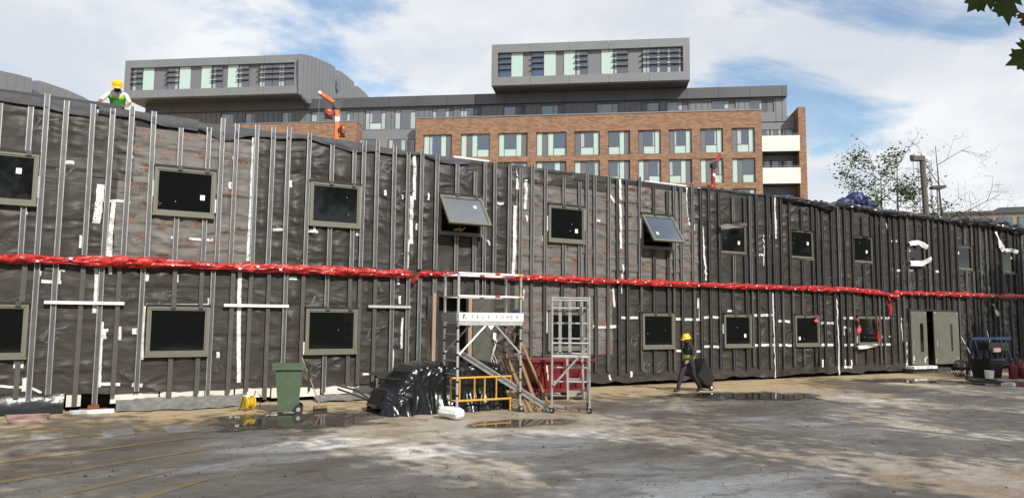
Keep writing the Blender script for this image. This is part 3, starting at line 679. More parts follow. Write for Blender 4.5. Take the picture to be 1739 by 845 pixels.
# steel double doors
mb = MB(); mb.box(EX0-.04, EX0, -.06, .3, .3, 2.52); mb.box(EX1, EX1+.04, -.06, .3, .3, 2.52); mb.box(EX0-.04, EX1+.04, -.06, .3, 2.52, 2.57); mb.build('door_frame', 'steel_dark', BLD)
ex1 = wall(1569, 575)[0]; ex2 = wall(1583, 575)[0]
def leaf(x0, x1, sx0, sx1, op):
    mb = MB(); mb.box(0, x1-x0, -.05, 0, .32, 2.50); d = mb.build('door_leaf', 'door_steel', BLD, loc=(x0, -.05, 0)); d.rotation_euler = (0, 0, op)
    mb = MB(); mb.box(sx0-x0, sx1-x0, -.056, -.0505, .85, 2.0); mb.build('vision_strip', 'glass_dark', d)
    mb = MB(); mb.box((x1-x0)*.06, (x1-x0)*.10, -.075, -.051, 1.05, 1.3); mb.build('handle', 'alu_dull', d)
    mb = MB()
    for k in range(12):
        X = rs.uniform(.02, .12) if rs.random() < .5 else (x1-x0)-rs.uniform(.02, .25); z = rs.choice((.5, .6, .4, 2.4)); mb.box(X, X+rs.uniform(.02, .08), -.054, -.0506, z, z+rs.uniform(.01, .1))
    mb.build('tape_scrap', 'tape', d)['kind'] = 'stuff'
leaf(EX0+.01, ex1, wall(1558, 575)[0], wall(1563, 575)[0], R(-3)); leaf(ex2, EX1-.01, wall(1611, 575)[0], wall(1614, 575)[0], R(0))
A = wall(1549, 622, .4); B = wall(1588, 622, .4); mb = MB(); mb.box(A[0], B[0], -.5, -.12, .19, .29); tag(mb.build('foam_slab', 'white_foam'), 'white foam slab lying at the foot of the steel double doors', 'slab')
mb = MB(); mb.box(A[0]+.1, B[0]+1.2, -.35, .3, .002, .188); tag(mb.build('door_step', 'stud_dark'), 'dark block step under the steel double doors', 'step')
# ================================================================== red rolled sheeting along the floor line
def red_roll(name, pts, label, tail=None, seed=1, rad=.125):
    r = thing(name, label, 'red sheeting', (float(pts[0][0]), float(pts[0][1]), 0)); L0 = Vector(r.location)
    P = [np.array(p)-np.array(L0) for p in pts]
    wad('sheeting', 'red_sheet', r, P, rad, n=16, seed=seed, amp=.62, step=.05, flat=1.0)
    if tail is not None: wad('hanging_end', 'red_sheet', r, [np.array(p)-np.array(L0) for p in tail], rad*.85, n=14, seed=seed+9, amp=.7, step=.05, flat=.5)
    x = P[0][0]+.3
    while x < P[-1][0]:
        i = max(k for k in range(len(P)-1) if P[k][0] <= x); t = (x-P[i][0])/(P[i+1][0]-P[i][0]); c = P[i]+(P[i+1]-P[i])*t
        mb = MB(); z = c[2]+rs.uniform(-.06, .05); w = rs.uniform(.018, .036); mb.box(x-w, x+w, c[1]-rad*1.13, c[1]-rad*.8, z-w*.7, z+w*.7); mb.build('tie', 'tape', r); x += rs.uniform(.4, .8)
    return r
def rp(l): return [wall(a, b, .13) for a, b in l]
red_roll('red_sheeting_roll', [np.array((XA+.3, -.13, 3.17))]+rp([(0, 438), (100, 441), (250, 446), (440, 455), (600, 461), (700, 465)]), 'red sheeting rolled along the left end of the wall, its tail hanging by the scaffold', rp([(715, 464), (707, 470), (700, 482)]), 2, .096)
red_roll('red_sheeting_roll', rp([(712, 464), (780, 466), (880, 471), (1000, 476), (1180, 483), (1300, 487), (1450, 492), (1480, 495), (1527, 503)]), 'red sheeting rolled along the middle of the wall above the walking worker', rp([(1508, 503), (1511, 515), (1512, 535)]), 5, .094)
red_roll('red_sheeting_roll', rp([(1519, 497), (1600, 499), (1700, 502), (1739, 503)])+[np.array((XB-.4, -.13, 3.3))], 'red sheeting rolled along the far right wall above the double doors', None, 8, .095)
# ================================================================== apartment block behind
LEFT_H = YAW - math.atan((869.5+9200)/F)
BU = np.array([-math.sin(LEFT_H), -math.cos(LEFT_H), 0]); BB = np.array([-BU[1], BU[0], 0])   # along the facade to the right, and back
BO = depthpt(1000, 545, 75); BO[2] = 0
ROTB = math.atan2(BU[1], BU[0])
APT = thing('apartment_block', 'long apartment block of brown brick with grey metal top floors behind the site', 'apartment block', tuple(BO), ROTB)
def bl(px, py, d=0):
    P = plane(px, py, BO+BB*d, BB)-BO; return float(P@BU), float(P[2])
def bside(px, py, s0):
    P = plane(px, py, BO+BU*s0, BU)-BO; return float(P@BB), float(P[2])
R1 = [(718.6, 767.4), (782, 832), (846, 896), (910.5, 962), (975.3, 1018.6), (1032.8, 1070), (1083.6, 1122.3), (1135.8, 1174.8), (1189, 1228), (1242.7, 1282)]
PAT1 = ['mgml', 'mlmG', 'mGml', 'mlmG', 'lGm', 'Gml', 'lGm', 'lGm', 'lGm', 'lGm']; PAT2 = ['mlmG', 'mGml', 'mlmG', 'mGml', 'mlG', 'Gml', 'mlG', 'Gml', 'mlG', 'mlG']
wt = np.mean([bl(p[1], q)[1] for p, q in zip(R1[4:], (224.7, 223, 220.4, 218, 216, 214))]); wb = np.mean([bl(p[1], q)[1] for p, q in zip(R1[4:], (264.8, 263, 261, 259, 257, 256))])
wt2 = np.mean([bl(1282, 267)[1], bl(1229, 269)[1], bl(1175, 270)[1]]); FL = wt-wt2; WH = wt-wb
cols = [(bl(a, 240)[0], bl(b, 240)[0]) for a, b in R1]
bL, bR = bl(706, 220)[0], bl(1293, 200)[0]; bT = np.mean([bl(706, 205)[1], bl(1293, 184)[1]])
mb = MB(); rows = [wt-k*FL for k in range(0, 8) if wt-k*FL-WH > .4]
ztop = bT
for zt in rows+[None]:
    zlo = zt if zt is not None else 0
    mb.box(bL, bR, 0, .5, zlo, ztop)
    if zt is None: break
    edges = [bL]+[e for c in cols for e in c]+[bR]
    for i in range(0, len(edges), 2): mb.box(edges[i], edges[i+1], .002, .5, zt-WH, zt)
    ztop = zt-WH
mb.build('brick_front', 'brick_wall', APT)
mb = MB(); mb.box(bL, bR, .55, 8, 0, bT-.3); mb.build('inner_core', 'interior', APT)
mb = MB(); mb.box(bL-.03, bR+.03, -.06, .56, bT+.002, bT+.12); mb.build('coping', 'metal_light', APT)
def bwin(x0, x1, z0, z1, d, pat, top=None):
    mb = MB(); b = .06
    mb.box(x0, x1, d, d+.1, z1-b, z1); mb.box(x0, x1, d, d+.1, z0, z0+b); mb.box(x0, x0+b, d, d+.1, z0+b, z1-b); mb.box(x1-b, x1, d, d+.1, z0+b, z1-b)
    wts = {'m': 1, 'l': 1, 'g': 2.2, 'G': 2.2, 'c': .8, 's': .9}; tot = sum(wts[c] for c in pat); x = x0+b; parts = []
    W = (x1-x0-2*b)
    for i, c in enumerate(pat):
        xe = x+W*wts[c]/tot
        if i < len(pat)-1: mb.box(xe-.025, xe+.025, d, d+.1, z0+b, z1-b)
        if c == 'G': mb.box(x+.025, xe-.025, d, d+.1, z0+(z1-z0)*.34-.03, z0+(z1-z0)*.34+.03)
        parts.append((c, x+.02, xe-.02)); x = xe
    w = mb.build('window', 'bg_frame', APT)
    for c, a, e in parts:
        q = MB()
        if c in 'gG':
            zl = z0+(z1-z0)*.34+.03 if c == 'G' else z0+b
            q.box(a, e, d+.06, d+.08, zl, z1-b); q.build('pane', 'bg_glass', w)
            if rs.random() < .75:
                q = MB(); cw = (e-a)*rs.uniform(.15, .35); xx = a if rs.random() < .5 else e-cw; q.box(xx, xx+cw, d+.052, d+.0585, zl+.02, z1-b-.02); q.build('curtain', 'curtain', w)
            if c == 'G': q = MB(); q.box(a, e, d+.03, d+.05, z0+b, zl-.06); q.build('panel', 'mint', w)
        elif c == 'm': q.box(a, e, d+.03, d+.05, z0+b, z1-b); q.build('panel', 'mint', w)
        elif c == 'c': q.box(a, e, d+.05, d+.07, z0+b, z1-b); q.build('curtain', 'curtain', w)
        elif c == 's': q.box(a, e, d+.03, d+.05, z0+b, z1-b); q.build('panel', 'metal_dark', w)
        else:
            zz = z0+b
            while zz < z1-b-.1: q.box(a, e, d+.02, d+.05, zz, zz+.13); zz += .155
            q.box(a, e, d+.055, d+.07, z0+b, z1-b); q.build('louvre_panel', 'metal_mid', w)
for r_, zt in enumerate(rows[:4]):
    for (a, b), p in zip(cols, PAT1 if r_ % 2 == 0 else PAT2): bwin(a+.004, b-.004, zt-WH+.004, zt-.004, .2, p)
# recessed metal storey
D2 = 1.8
mL = bl(250, 200, D2)[0]; mR = bl(1336, 180, D2)[0]
fT = np.mean([bl(600, 171.6, D2)[1], bl(1172, 151, D2)[1], bl(1327, 144, D2)[1]]); fB = np.mean([bl(600, 188, D2)[1], bl(1173, 168.5, D2)[1], bl(1336, 162.5, D2)[1]])
SW = [(620, 655.7, 220, 'cGc'), (670, 706.7, 219, 'cg'), (734, 771, 202, 'cgcl'), (781, 819, 201, 'cgls'), (855, 893, 199, 'gls'), (918, 958, 196, 'gcl'), (1012.5, 1050.5, 192.7, 'gc'), (1088.5, 1120, 189, 'lg'), (1132, 1169.5, 187, 'gcl'), (1208, 1249.4, 185, 'gcl'), (1272.5, 1314.4, 191, 'gsl'), (528.4, 553, 206.5, 'g'), (574, 595, 206, 'gc'), (478, 495, 209, 'gc'), (416, 433, 210, 'gc'), (374.6, 397, 210, 'g')]
zlow = min(bl(640, 222, D2)[1], bT-.4)
segs = []
for x0, x1, yb, pat in SW:
    a = bl(x0, 190, D2)[0]; b = bl(x1, 190, D2)[0]; zb = bl((x0+x1)/2, yb, D2)[1]; segs.append((a, b, max(zb, zlow+.1), pat))
segs.sort()
mb = MB(); x = mL; zt = fB-.15
mb.box(mL, mR, D2+.005, D2+.4, fB-.15, fB-.001)
for a, b, zb, pat in segs:
    if a > x: mb.box(x, a, D2, D2+.4, zlow, zt)
    mb.box(a, b, D2+.003, D2+.4, zlow, zb); bwin(a+.004, b-.004, zb+.004, zt-.004, D2+.08, pat); x = b
mb.box(x, mR, D2, D2+.4, zlow, zt); mb.build('metal_storey', 'metal_mid', APT)
mb = MB(); x = mL+.4      # standing seams
while x < mR:
    if not any(a-.05 < x < b+.05 for a, b, _, _ in segs): mb.box(x-.02, x+.02, D2-.03, D2-.002, zlow, zt)
    x += .62
mb.build('seams', 'metal_dark', APT)['kind'] = 'stuff'
k = 0; x = mL
while x < mR-.1:
    xe = min(x+3.2, mR); mb = MB(); mb.box(x+.012, xe-.012, D2-.45, D2+.6, fB, fT); mb.build('fascia_panel', 'metal_dark', APT); x = xe
mb = MB(); mb.box(mL, mR, D2+.45, D2+14, zlow, fT-.05); mb.build('storey_core', 'metal_dark', APT)
# lower left pieces: brick bay and grey panel
a0, a1 = bl(380, 230, .0)[0], bl(605, 230, 0)[0]; zt = bl(605, 206.5, 0)[1]
mb = MB(); mb.box(a0, a1, 0, 6, 0, zt); mb.build('brick_bay', 'brick_wall', APT)
mb = MB(); mb.box(a0, a1+.05, -.05, 6, zt+.002, zt+.1); mb.build('coping', 'metal_light', APT)
z1 = bl(650, 221, D2-.3)[1]; mb = MB(); mb.box(a1+.06, bL-.01, D2-.3, D2-.02, 0, z1); mb.build('grey_panel', 'metal_light', APT)
for x0, x1 in ((611, 638), (660, 690), (693, 705)):
    a, b = bl(x0, 240, D2-.3)[0], bl(x1, 240, D2-.3)[0]; zz = bl(x0, 237, D2-.3)[1]; bwin(a, b, zz-1.6, zz, D2-.42, 'cg')
# balconies at the right end
xa, xb_ = bl(1295, 240, .2)[0], bl(1366, 240, .2)[0]
p0, p1 = bl(1357, 200, 0)[0], bl(1371, 250, 0)[0]; zp = bl(1363, 180, 0)[1]
mb = MB(); mb.box(p0+.0, p1, .3, 5, 0, zp); mb.build('brick_pier', 'brick_wall', APT)
zg = bl(1320, 196, 1.6)[1]
mb = MB(); mb.box(bR+.01, p0-.01, 1.9, 5, 0, zg); mb.build('balcony_wall', 'metal_light', APT)
for (yt, yb) in ((230.7, 257), (285, 311.7)):
    za, zb = bl(1296, yt, .05)[1], bl(1296, yb, .05)[1]
    mb = MB(); mb.box(bR+.02, p0+.02, .05, .12, zb, za); mb.build('balcony_panel', 'cream_panel', APT)
    mb = MB(); mb.box(bR+.02, p0+.02, .125, 1.89, zb-.02, zb+.2); mb.build('balcony_slab', 'metal_dark', APT)
    mb = MB(); mb.box(bR+.02, p0+.02, .05, .1, za+.15, za+.2); mb.build('rail', 'metal_mid', APT)
    W = (p0-bR-.2)
    for k in range(3): bwin(bR+.1+W*k/3, bR+.04+W*(k+1)/3, zb+.25, za+1.1, 1.78, 'cg' if k != 1 else 'gc')
zb3 = bl(1296, 311.7, .05)[1]-FL
for k in range(3): bwin(bR+.1+W*k/3, bR+.04+W*(k+1)/3, zb3+.25, zb3+2.3, 1.78, 'gc')
mb = MB(); mb.box(bR+.02, p0+.02, .05, .12, zb3, zb3+1.5); mb.build('balcony_panel', 'cream_panel', APT)
# projecting metal boxes on the top
def topbox(name_px, xl, xr, ytl, ytr, ybl, ybr, items, wide, dfront, back, side_poly=None):
    sl, sr = bl(xl, ytl, dfront)[0], bl(xr, ytr, dfront)[0]
    zT = (bl(xl, ytl, dfront)[1]+bl(xr, ytr, dfront)[1])/2; zB = (bl(xl, ybl, dfront)[1]+bl(xr, ybr, dfront)[1])/2
    H = zT-zB; w1, w0 = zT-H*.20, zB+H*.20
    mb = MB(); mb.box(sl+.03, sr-.03, dfront+.6, dfront+back, zB+.004, zT-.05); mb.build('box_body', 'metal_dark', APT)
    L = sr-sl; k = 5
    for i in range(k):    # outer cladding panels
        a, b = sl+L*i/k+.012, sl+L*(i+1)/k-.012
        mb = MB(); mb.box(a, b, dfront, dfront+.62, w1, zT); mb.build('cladding_panel', 'metal_light', APT)
        mb = MB(); mb.box(a, b, dfront, dfront+.62, zB, w0); mb.build('cladding_panel', 'metal_light', APT)
    e = L*.033
    for a, b in ((sl, sl+e), (sr-e, sr)): mb = MB(); mb.box(a+.002, b-.002, dfront+.004, dfront+.62, w0+.003, w1-.003); mb.build('cladding_panel', 'metal_light', APT)
    zr = np.linspace(dfront+.63, dfront+3.2, 5)
    mb = MB(); mb.box(sl+e, sr-e, dfront+.38, dfront+.61, w0+.003, w1-.003); mb.build('infill_panel', 'metal_mid', APT)
    for x0, x1, kind in items:
        a, b = bl(x0, (ytl+ybl)/2, dfront+.3)[0], bl(x1, (ytl+ybl)/2, dfront+.3)[0]
        if kind == 'm': mb = MB(); mb.box(a, b, dfront+.30, dfront+.375, w0+.01, w1-.01); mb.build('glass_panel', 'mint', APT); continue
        bwin(a, b, w0+.01, w1-.01, dfront+.27, 'g' if kind == 'w' else 'cggcg')
        for q in ((.8, .57, .34) if kind == 'w' else (.80, .58, .35)):
            z = w0+(w1-w0)*q; mb = MB(); mb.box(a-.12, b+.04, dfront+.02, dfront+.26, z-.03, z+.03); mb.build('sunshade', 'bg_frame', APT)
    return sl, sr, zB, zT
s2 = topbox('', 835, 1171, 78, 62, 147.7, 133, [(848, 868, 'w'), (868.5, 887.7, 'm'), (904, 923, 'w'), (924, 943.7, 'm'), (958, 977, 'm'), (978, 998, 'w'), (1021.4, 1041.7, 'm'), (1042.4, 1066.5, 'w'), (1091, 1158, 'W')], None, -1.3, 14)
s1 = topbox('', 213, 511, 104, 91.4, 166, 159, [(225, 242, 'w'), (243, 261, 'm'), (283.5, 303.7, 'w'), (305, 323, 'm'), (342, 359, 'm'), (360.7, 378, 'w'), (386.7, 404.5, 'm'), (404.5, 422.7, 'w'), (440, 500, 'W')], None, -1.3, 9)
# side wings running back from the left box
def wing(s0, poly_px, width, m='metal_light', name='side_wing'):
    poly = [bside(a, b, s0) for a, b in poly_px]; n = len(poly)
    mb = MB(); vs = [(s0, y, z) for y, z in poly]+[(s0-width, y, z) for y, z in poly]
    mb.add(vs, [tuple(range(n)), tuple(range(2*n-1, n-1, -1))]+[((i+1) % n, i, n+i, n+(i+1) % n) for i in range(n)])
    o = mb.build(name, m, APT); y0 = min(p[0] for p in poly); y1 = max(p[0] for p in poly); zmin = min(p[1] for p in poly)
    mb = MB(); top = sorted(poly); y = y0+.8
    while y < y1-.3:
        zs = [p[1] for p in poly if abs(p[0]-y) < 4]; 
        # upper outline height at y
        zt = zmin
        for (ya, za), (yb, zb) in zip(poly, poly[1:]+poly[:1]):
            if (ya-y)*(yb-y) <= 0 and ya != yb: zt = max(zt, za+(zb-za)*(y-ya)/(yb-ya))
        mb.box(s0, s0+.04, y-.02, y+.02, zmin, zt-.1); y += 1.1
    mb.build('seam', 'metal_mid', o)['kind'] = 'stuff'
    return o
zfas = lambda x: 172
wing(s1[1]+.30, [(511, 91.4), (525, 94), (539, 99), (555, 106), (569.5, 114), (569.5, 172), (524, 175.6), (511, 160)], .28)
wing(s1[1]-.25, [(569, 119), (578, 121), (590, 130), (601, 139.5), (601, 172), (569, 173)], 6)
wing(s1[1]-.6, [(600, 145), (608, 147), (620, 157), (629, 168), (629, 173), (600, 173)], 6)
for x0, x1, y0, y1 in ((547, 551, 134, 158), (572, 576, 132, 155)):
    s0 = s1[1]+.02; a = bside(x0, y0, s0); b = bside(x1, y1, s0); mb = MB(); mb.box(s0, s0+.03, a[0], b[0], b[1], a[1]); mb.build('pane', 'bg_glass', APT)
sF = bl(40, 150, 2)[0]
SIDE = thing('metal_clad_wing', 'grey metal clad building end with curved roof at the far left', 'building', tuple(BO+BU*sF), ROTB)
def wing2(poly_px, off, m):
    poly = [bside(a, b, sF+off) for a, b in poly_px]; n = len(poly); vs = [(off, y, z) for y, z in poly]+[(off-8, y, z) for y, z in poly]
    mb = MB(); mb.add(vs, [tuple(range(n)), tuple(range(2*n-1, n-1, -1))]+[((i+1) % n, i, n+i, n+(i+1) % n) for i in range(n)]); o = mb.build('clad_wall', m, SIDE)
    y0 = min(p[0] for p in poly); y1 = max(p[0] for p in poly); y = y0+.5; mb = MB()
    while y < y1-.2:
        zt = 0
        for (ya, za), (yb, zb) in zip(poly, poly[1:]+poly[:1]):
            if (ya-y)*(yb-y) <= 0 and ya != yb: zt = max(zt, za+(zb-za)*(y-ya)/(yb-ya))
        mb.box(off, off+.05, y-.02, y+.02, 1, zt-.15); y += 1.3
    mb.build('seam', 'metal_mid', o)['kind'] = 'stuff'
wing2([(-60, 108), (0, 120), (30, 126.5), (54.5, 133), (54.5, 300), (-60, 300)], 0, 'metal_light')
wing2([(54, 137), (66, 137), (80, 141), (115, 153), (140, 164), (165, 178), (165, 300), (54, 300)], -.5, 'metal_light')
mb = MB(); a = bside(56, 152, sF-.4); b = bside(67, 163, sF-.4); mb.box(-.45, -.4, a[0], b[0], b[1], a[1]); mb.build('window', 'bg_glass', SIDE)
# low buff building far right
LB = depthpt(1660, 400, 70); LB[2] = 0; rzl = -YAW-.35
LOWB = thing('low_building', 'low buff building with flat roof beyond the far right of the site', 'building', tuple(LB), rzl)
lu = np.array([math.cos(rzl), math.sin(rzl), 0]); lb = np.array([-lu[1], lu[0], 0])
def lp(px, py):
    P = plane(px, py, LB, lb)-LB; return float(P@lu), float(P[2])
x0, zr = lp(1540, 364); x1, _ = lp(1790, 364); zr = lp(1640, 364)[1]
mb = MB(); mb.box(x0, x1, 0, 14, 0, zr); mb.build('wall', 'buff', LOWB)
mb = MB(); mb.box(x0-.1, x1+.1, -.2, 14.2, zr+.002, zr+.25); mb.build('roof', 'metal_dark', LOWB)
c0 = lp(1704, 360)[0]; mb = MB(); mb.box(c0, x1, 1.5, 9, zr+.26, zr+.75); mb.build('roof_plant', 'metal_dark', LOWB)
for a, b in ((1630, 1653), (1660, 1686), (1693, 1719), (1728, 1755), (1590, 1618)):
    xa_, za = lp(a, 369); xb2, zb_ = lp(b, 378); q = MB(); q.box(xa_, xb2, -.06, -.003, zr-1.6, zr-.35); w = q.build('window', 'bg_frame', LOWB)
    q = MB(); q.box(xa_+.08, xb2-.08, -.075, -.062, zr-1.5, zr-.43); q.build('pane', 'bg_glass', w)
# ================================================================== things in the yard
def wheel(mb, c, ax, r, w, mi=0, hub=None):
    mb.disc(c, ax, r, w, 16, mi)
    if hub is not None: mb.disc(c, ax, r*.5, w*1.25, 12, hub)
# ---- telescopic scaffold tower (parallel to the wall)
TW = thing('scaffold_tower', 'aluminium scaffold tower with white lettered platform board in front of the doorway', 'scaffold', (6.78, -4.12, 0))
w_, d_, ht = 1.54, .70, 3.03
for nm, x in (('ladder_frame', 0), ('ladder_frame', w_)):
    mb = MB()
    for y in (0, d_): mb.tube([(x, y, .17), (x, y, ht)], .029, 8)
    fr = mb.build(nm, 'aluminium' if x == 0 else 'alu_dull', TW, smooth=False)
    mb = MB(); z = .28
    while z < 2.0: mb.tube([(x, 0, z), (x, d_, z)], .019, 6); z += .285
    mb.build('rungs', 'alu_dull', fr)['kind'] = 'stuff'
    mb = MB(); z = .42
    while z < 2.0:
        for y in (0, d_): mb.tube([(x, y, z-.02), (x, y, z+.02)], .036, 8)
        z += .285
    mb.build('locking_collars', 'black_plastic', fr)['kind'] = 'stuff'
    for y in (0, d_):
        mb = MB(); mb.disc((x+.03, y, .075), (0, 1, 0), .075, .04, 16, 0); mb.disc((x+.03, y, .075), (0, 1, 0), .035, .05, 10, 1); mb.box(x-.03, x+.05, y-.035, y+.035, .14, .19, 1)
        mb.build('castor', ['rubber', 'alu_dull'], TW)
for z in (2.52, ht-.02):
    for y in (-.03, d_+.03):
        mb = MB(); mb.tube([(-.02, y, z), (w_+.02, y, z)], .024, 8, 0); mb.tube([(w_*.56, y, z), (w_*.64, y, z)], .0255, 8, 1); mb.tube([(w_*.94, y, z), (w_, y, z)], .0255, 8, 2); mb.build('guard_rail', ['white_paint', 'red_paint', 'yellow_paint'], TW)
    for x in (0, w_): mb = MB(); mb.tube([(x, 0, z), (x, d_, z)], .02, 6); mb.build('guard_rail', 'alu_dull', TW)
mb = MB(); mb.box(.03, w_-.03, .0, d_, 1.93, 1.985); mb.box(-.02, w_+.02, -.06, -.03, 1.90, 1.985); mb.build('platform', 'aluminium', TW)
mb = MB(); mb.box(-.02, w_+.03, -.075, -.055, 1.99, 2.17); tb = mb.build('toe_board', 'white_paint', TW)
mb = MB(); mb.box(-.06, -.04, -.05, d_+.05, 1.99, 2.17); mb.build('toe_board', 'alu_dull', TW)
mb = MB(); x = .27
for ch in 'TELE TOWER':
    if ch != ' ':
        t = text_mesh(ch, .115); mb.add([(x+p[0], -.078, 2.04+p[1]) for p in t[0]], t[1])
    x += .132 if ch != ' ' else .05
for p in ([(.07, 2.04), (.10, 2.04), (.12, 2.13), (.09, 2.14)], [(.06, 2.10), (.15, 2.13), (.15, 2.145), (.07, 2.12)], [(.125, 2.04), (.17, 2.035), (.17, 2.05), (.13, 2.06)]): mb.add([(a, -.078, b) for a, b in p], [(0, 1, 2, 3)])
mb.build('lettering', 'dark_text', tb)['kind'] = 'stuff'
for y in (-.03, d_+.03):
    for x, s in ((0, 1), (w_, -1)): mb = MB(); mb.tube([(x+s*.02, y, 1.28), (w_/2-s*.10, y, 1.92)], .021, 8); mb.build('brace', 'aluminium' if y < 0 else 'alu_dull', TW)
mb = MB(); mb.prism([(w_/2-.09, 1.9), (w_/2, 1.80), (w_/2+.09, 1.9)], -.05, -.035); mb.build('brace_plate', 'white_paint', TW)
mb = MB(); mb.prism([(w_-.10, 2.175), (w_+.02, 2.175), (w_+.03, 2.22), (w_-.04, 2.26), (w_-.12, 2.21)], .02, .2); tag(mb.build('blue_cloth', 'blue_paint', loc=tuple(TW.location)), 'blue cloth bundle lying on the scaffold tower platform', 'cloth')
cloth('hanging_cloth', 'black_plastic', TW, lambda u, v: (w_+.05+.05*u+.03*math.sin(v*5), d_*.2+.3*u, 1.9-.62*v), 6, 12)
# ---- yellow guard frame inside the tower
YB = thing('yellow_barrier', 'yellow metal guard frame with upright bars standing inside the scaffold tower', 'barrier', (6.86, -3.82, 0))
mb = MB()
for z in (.27, .76): mb.tube([(-.08, 0, z), (1.40, 0, z)], .024, 8)
mb.build('rail', 'yellow_paint', YB)
for x in (-.09, .12, .48, .73, 1.02, 1.38): mb = MB(); mb.tube([(x, 0.0, .012 if x in (-.09, 1.38) else .28), (x, 0, .78 if x in (-.09, 1.38) else .75)], .022 if x in (-.09, 1.38) else .018, 8); mb.build('upright', 'yellow_paint', YB)
# ---- folding tower frame
T2 = thing('folding_tower', 'folded aluminium access tower frame on castors before the red skip', 'scaffold', (8.84, -4.61, 0), R(-32.7))
w2, d2, h2 = .82, .75, 2.55
for x in (0, w2):
    for y in (0, d2):
        hh = h2 if y == 0 else h2-.05
        mb = MB(); mb.tube([(x, y, .14), (x, y, hh)], .026, 8); mb.build('leg', 'alu_dull', T2)
        if y == 0: mb = MB(); mb.disc((x, y, .065), (.6, 1, 0), .065, .04, 14, 0); mb.disc((x, y, .065), (.6, 1, 0), .03, .05, 8, 1); mb.box(x-.03, x+.03, y-.025, y+.025, .12, .16, 1); mb.build('castor', ['rubber', 'alu_dull'], T2)
        else: mb = MB(); mb.tube([(x, y, .0), (x, y, .15)], .03, 8); mb.build('foot', 'rubber', T2)
for y, zs in ((0, (2.46, 1.52, 1.22)), (d2, (.30, .62, .94, 1.26, 1.6, 1.95, 2.3))):
    for z in zs: mb = MB(); mb.tube([(0, y, z), (w2, y, z)], .022 if z != 1.22 else .03, 8); mb.build('cross_rail', 'alu_dull', T2)
for x in (0, w2):
    for z in (.26, .62, 1.24, 1.8, 2.35): mb = MB(); mb.tube([(x, 0, z), (x, d2, z)], .02, 8); mb.build('side_rail', 'alu_dull', T2)
for x in (.18, .40, .66): mb = MB(); mb.box(x-.035, x+.035, .25, .30, 1.24, 2.5); mb.build('folded_bar', 'alu_dull', T2)
mb = MB(); mb.tube([(.03, -.03, .60), (w2*.93, -.03, 1.42)], .027, 8); mb.build('brace', 'alu_dull', T2)
for x in (.36, .70): mb = MB(); mb.bar((x, .2, .28), (x-.02, .3, 1.2), .05, .03, (1, 0, 0)); mb.build('ladder_side', 'alu_dull', T2)
for z in (.45, .72, .99): mb = MB(); mb.bar((.36, .25, z), (.70, .25, z), .05, .03, (0, 0, 1)); mb.build('ladder_rung', 'alu_dull', T2)
mb = MB(); mb.tube([(.0, .25, 1.235), (w2, .25, 1.235)], .02, 8); mb.tube([(0, .25, 2.52), (w2, .25, 2.52)], .02, 8); mb.build('top_rail', 'alu_dull', T2)
# ---- red tipping skip
SK = thing('tipping_skip', 'dark red steel tipping skip on wheels behind the folded tower frame', 'skip', (10.45, -2.15, 0), R(-6))
SK.scale = (.92, .92, .95)
def shell(mb, lo, hi, z0, z1, t=.03):
    (a0, a1, b0, b1), (c0, c1, e0, e1) = lo, hi
    o = [(a0, b0, z0), (a1, b0, z0), (a1, b1, z0), (a0, b1, z0), (c0, e0, z1), (c1, e0, z1), (c1, e1, z1), (c0, e1, z1)]
    i = [(a0+t, b0+t, z0+t), (a1-t, b0+t, z0+t), (a1-t, b1-t, z0+t), (a0+t, b1-t, z0+t), (c0+t, e0+t, z1), (c1-t, e0+t, z1), (c1-t, e1-t, z1), (c0+t, e1-t, z1)]
    mb.add(o+i, [(0, 3, 2, 1), (0, 1, 5, 4), (1, 2, 6, 5), (2, 3, 7, 6), (3, 0, 4, 7), (8, 9, 10, 11), (9, 8, 12, 13), (10, 9, 13, 14), (11, 10, 14, 15), (8, 11, 15, 12), (4, 5, 13, 12), (5, 6, 14, 13), (6, 7, 15, 14), (7, 4, 12, 15)])
mb = MB(); shell(mb, (-.62, .62, -.5, .5), (-.92, .95, -.6, .6), .34, 1.08); mb.build('body', 'red_skip', SK)
mb = MB(); ring(mb, 1.95, .06, .03, -.66, -.605, 1.03); mb.box(-.98, -.93, -.64, .64, 1.03, 1.10); mb.box(.955, 1.0, -.64, .64, 1.03, 1.10); mb.build('rim', 'red_skip', SK)
for x, xt in ((-.45, -.6), (0, 0), (.45, .6)): mb = MB(); mb.bar((x, -.53, .36), (xt, -.63, 1.02), .07, .05, (1, 0, 0)); mb.build('rib', 'red_skip', SK)
mb = MB(); mb.box(-.8, .8, -.55, -.45, .22, .335); mb.box(-.8, .8, .45, .55, .22, .335); mb.box(-.85, -.75, -.44, .44, .22, .33); mb.box(.75, .85, -.44, .44, .22, .33); mb.build('chassis', 'red_skip', SK)
for x in (-.65, .6):
    for y in (-.5, .5): mb = MB(); mb.disc((x, y, .11), (0, 1, 0), .11, .06, 16, 0); mb.disc((x, y, .11), (0, 1, 0), .05, .075, 10, 1); mb.build('wheel', ['rubber', 'red_skip'], SK)
mb = MB()
for q in ([(-.62, .92), (-.47, .94), (-.47, .90), (-.62, .88)], [(-.52, .90), (-.47, .90), (-.44, .74), (-.50, .75)], [(-.46, .72), (-.43, .72), (-.42, .55), (-.44, .54)]):
    mb.add([(x, -.515-(z-.34)*.135, z) for x, z in q], [(0, 1, 2, 3)])
mb.build('paint_marks', 'white_paint', SK)['kind'] = 'stuff'
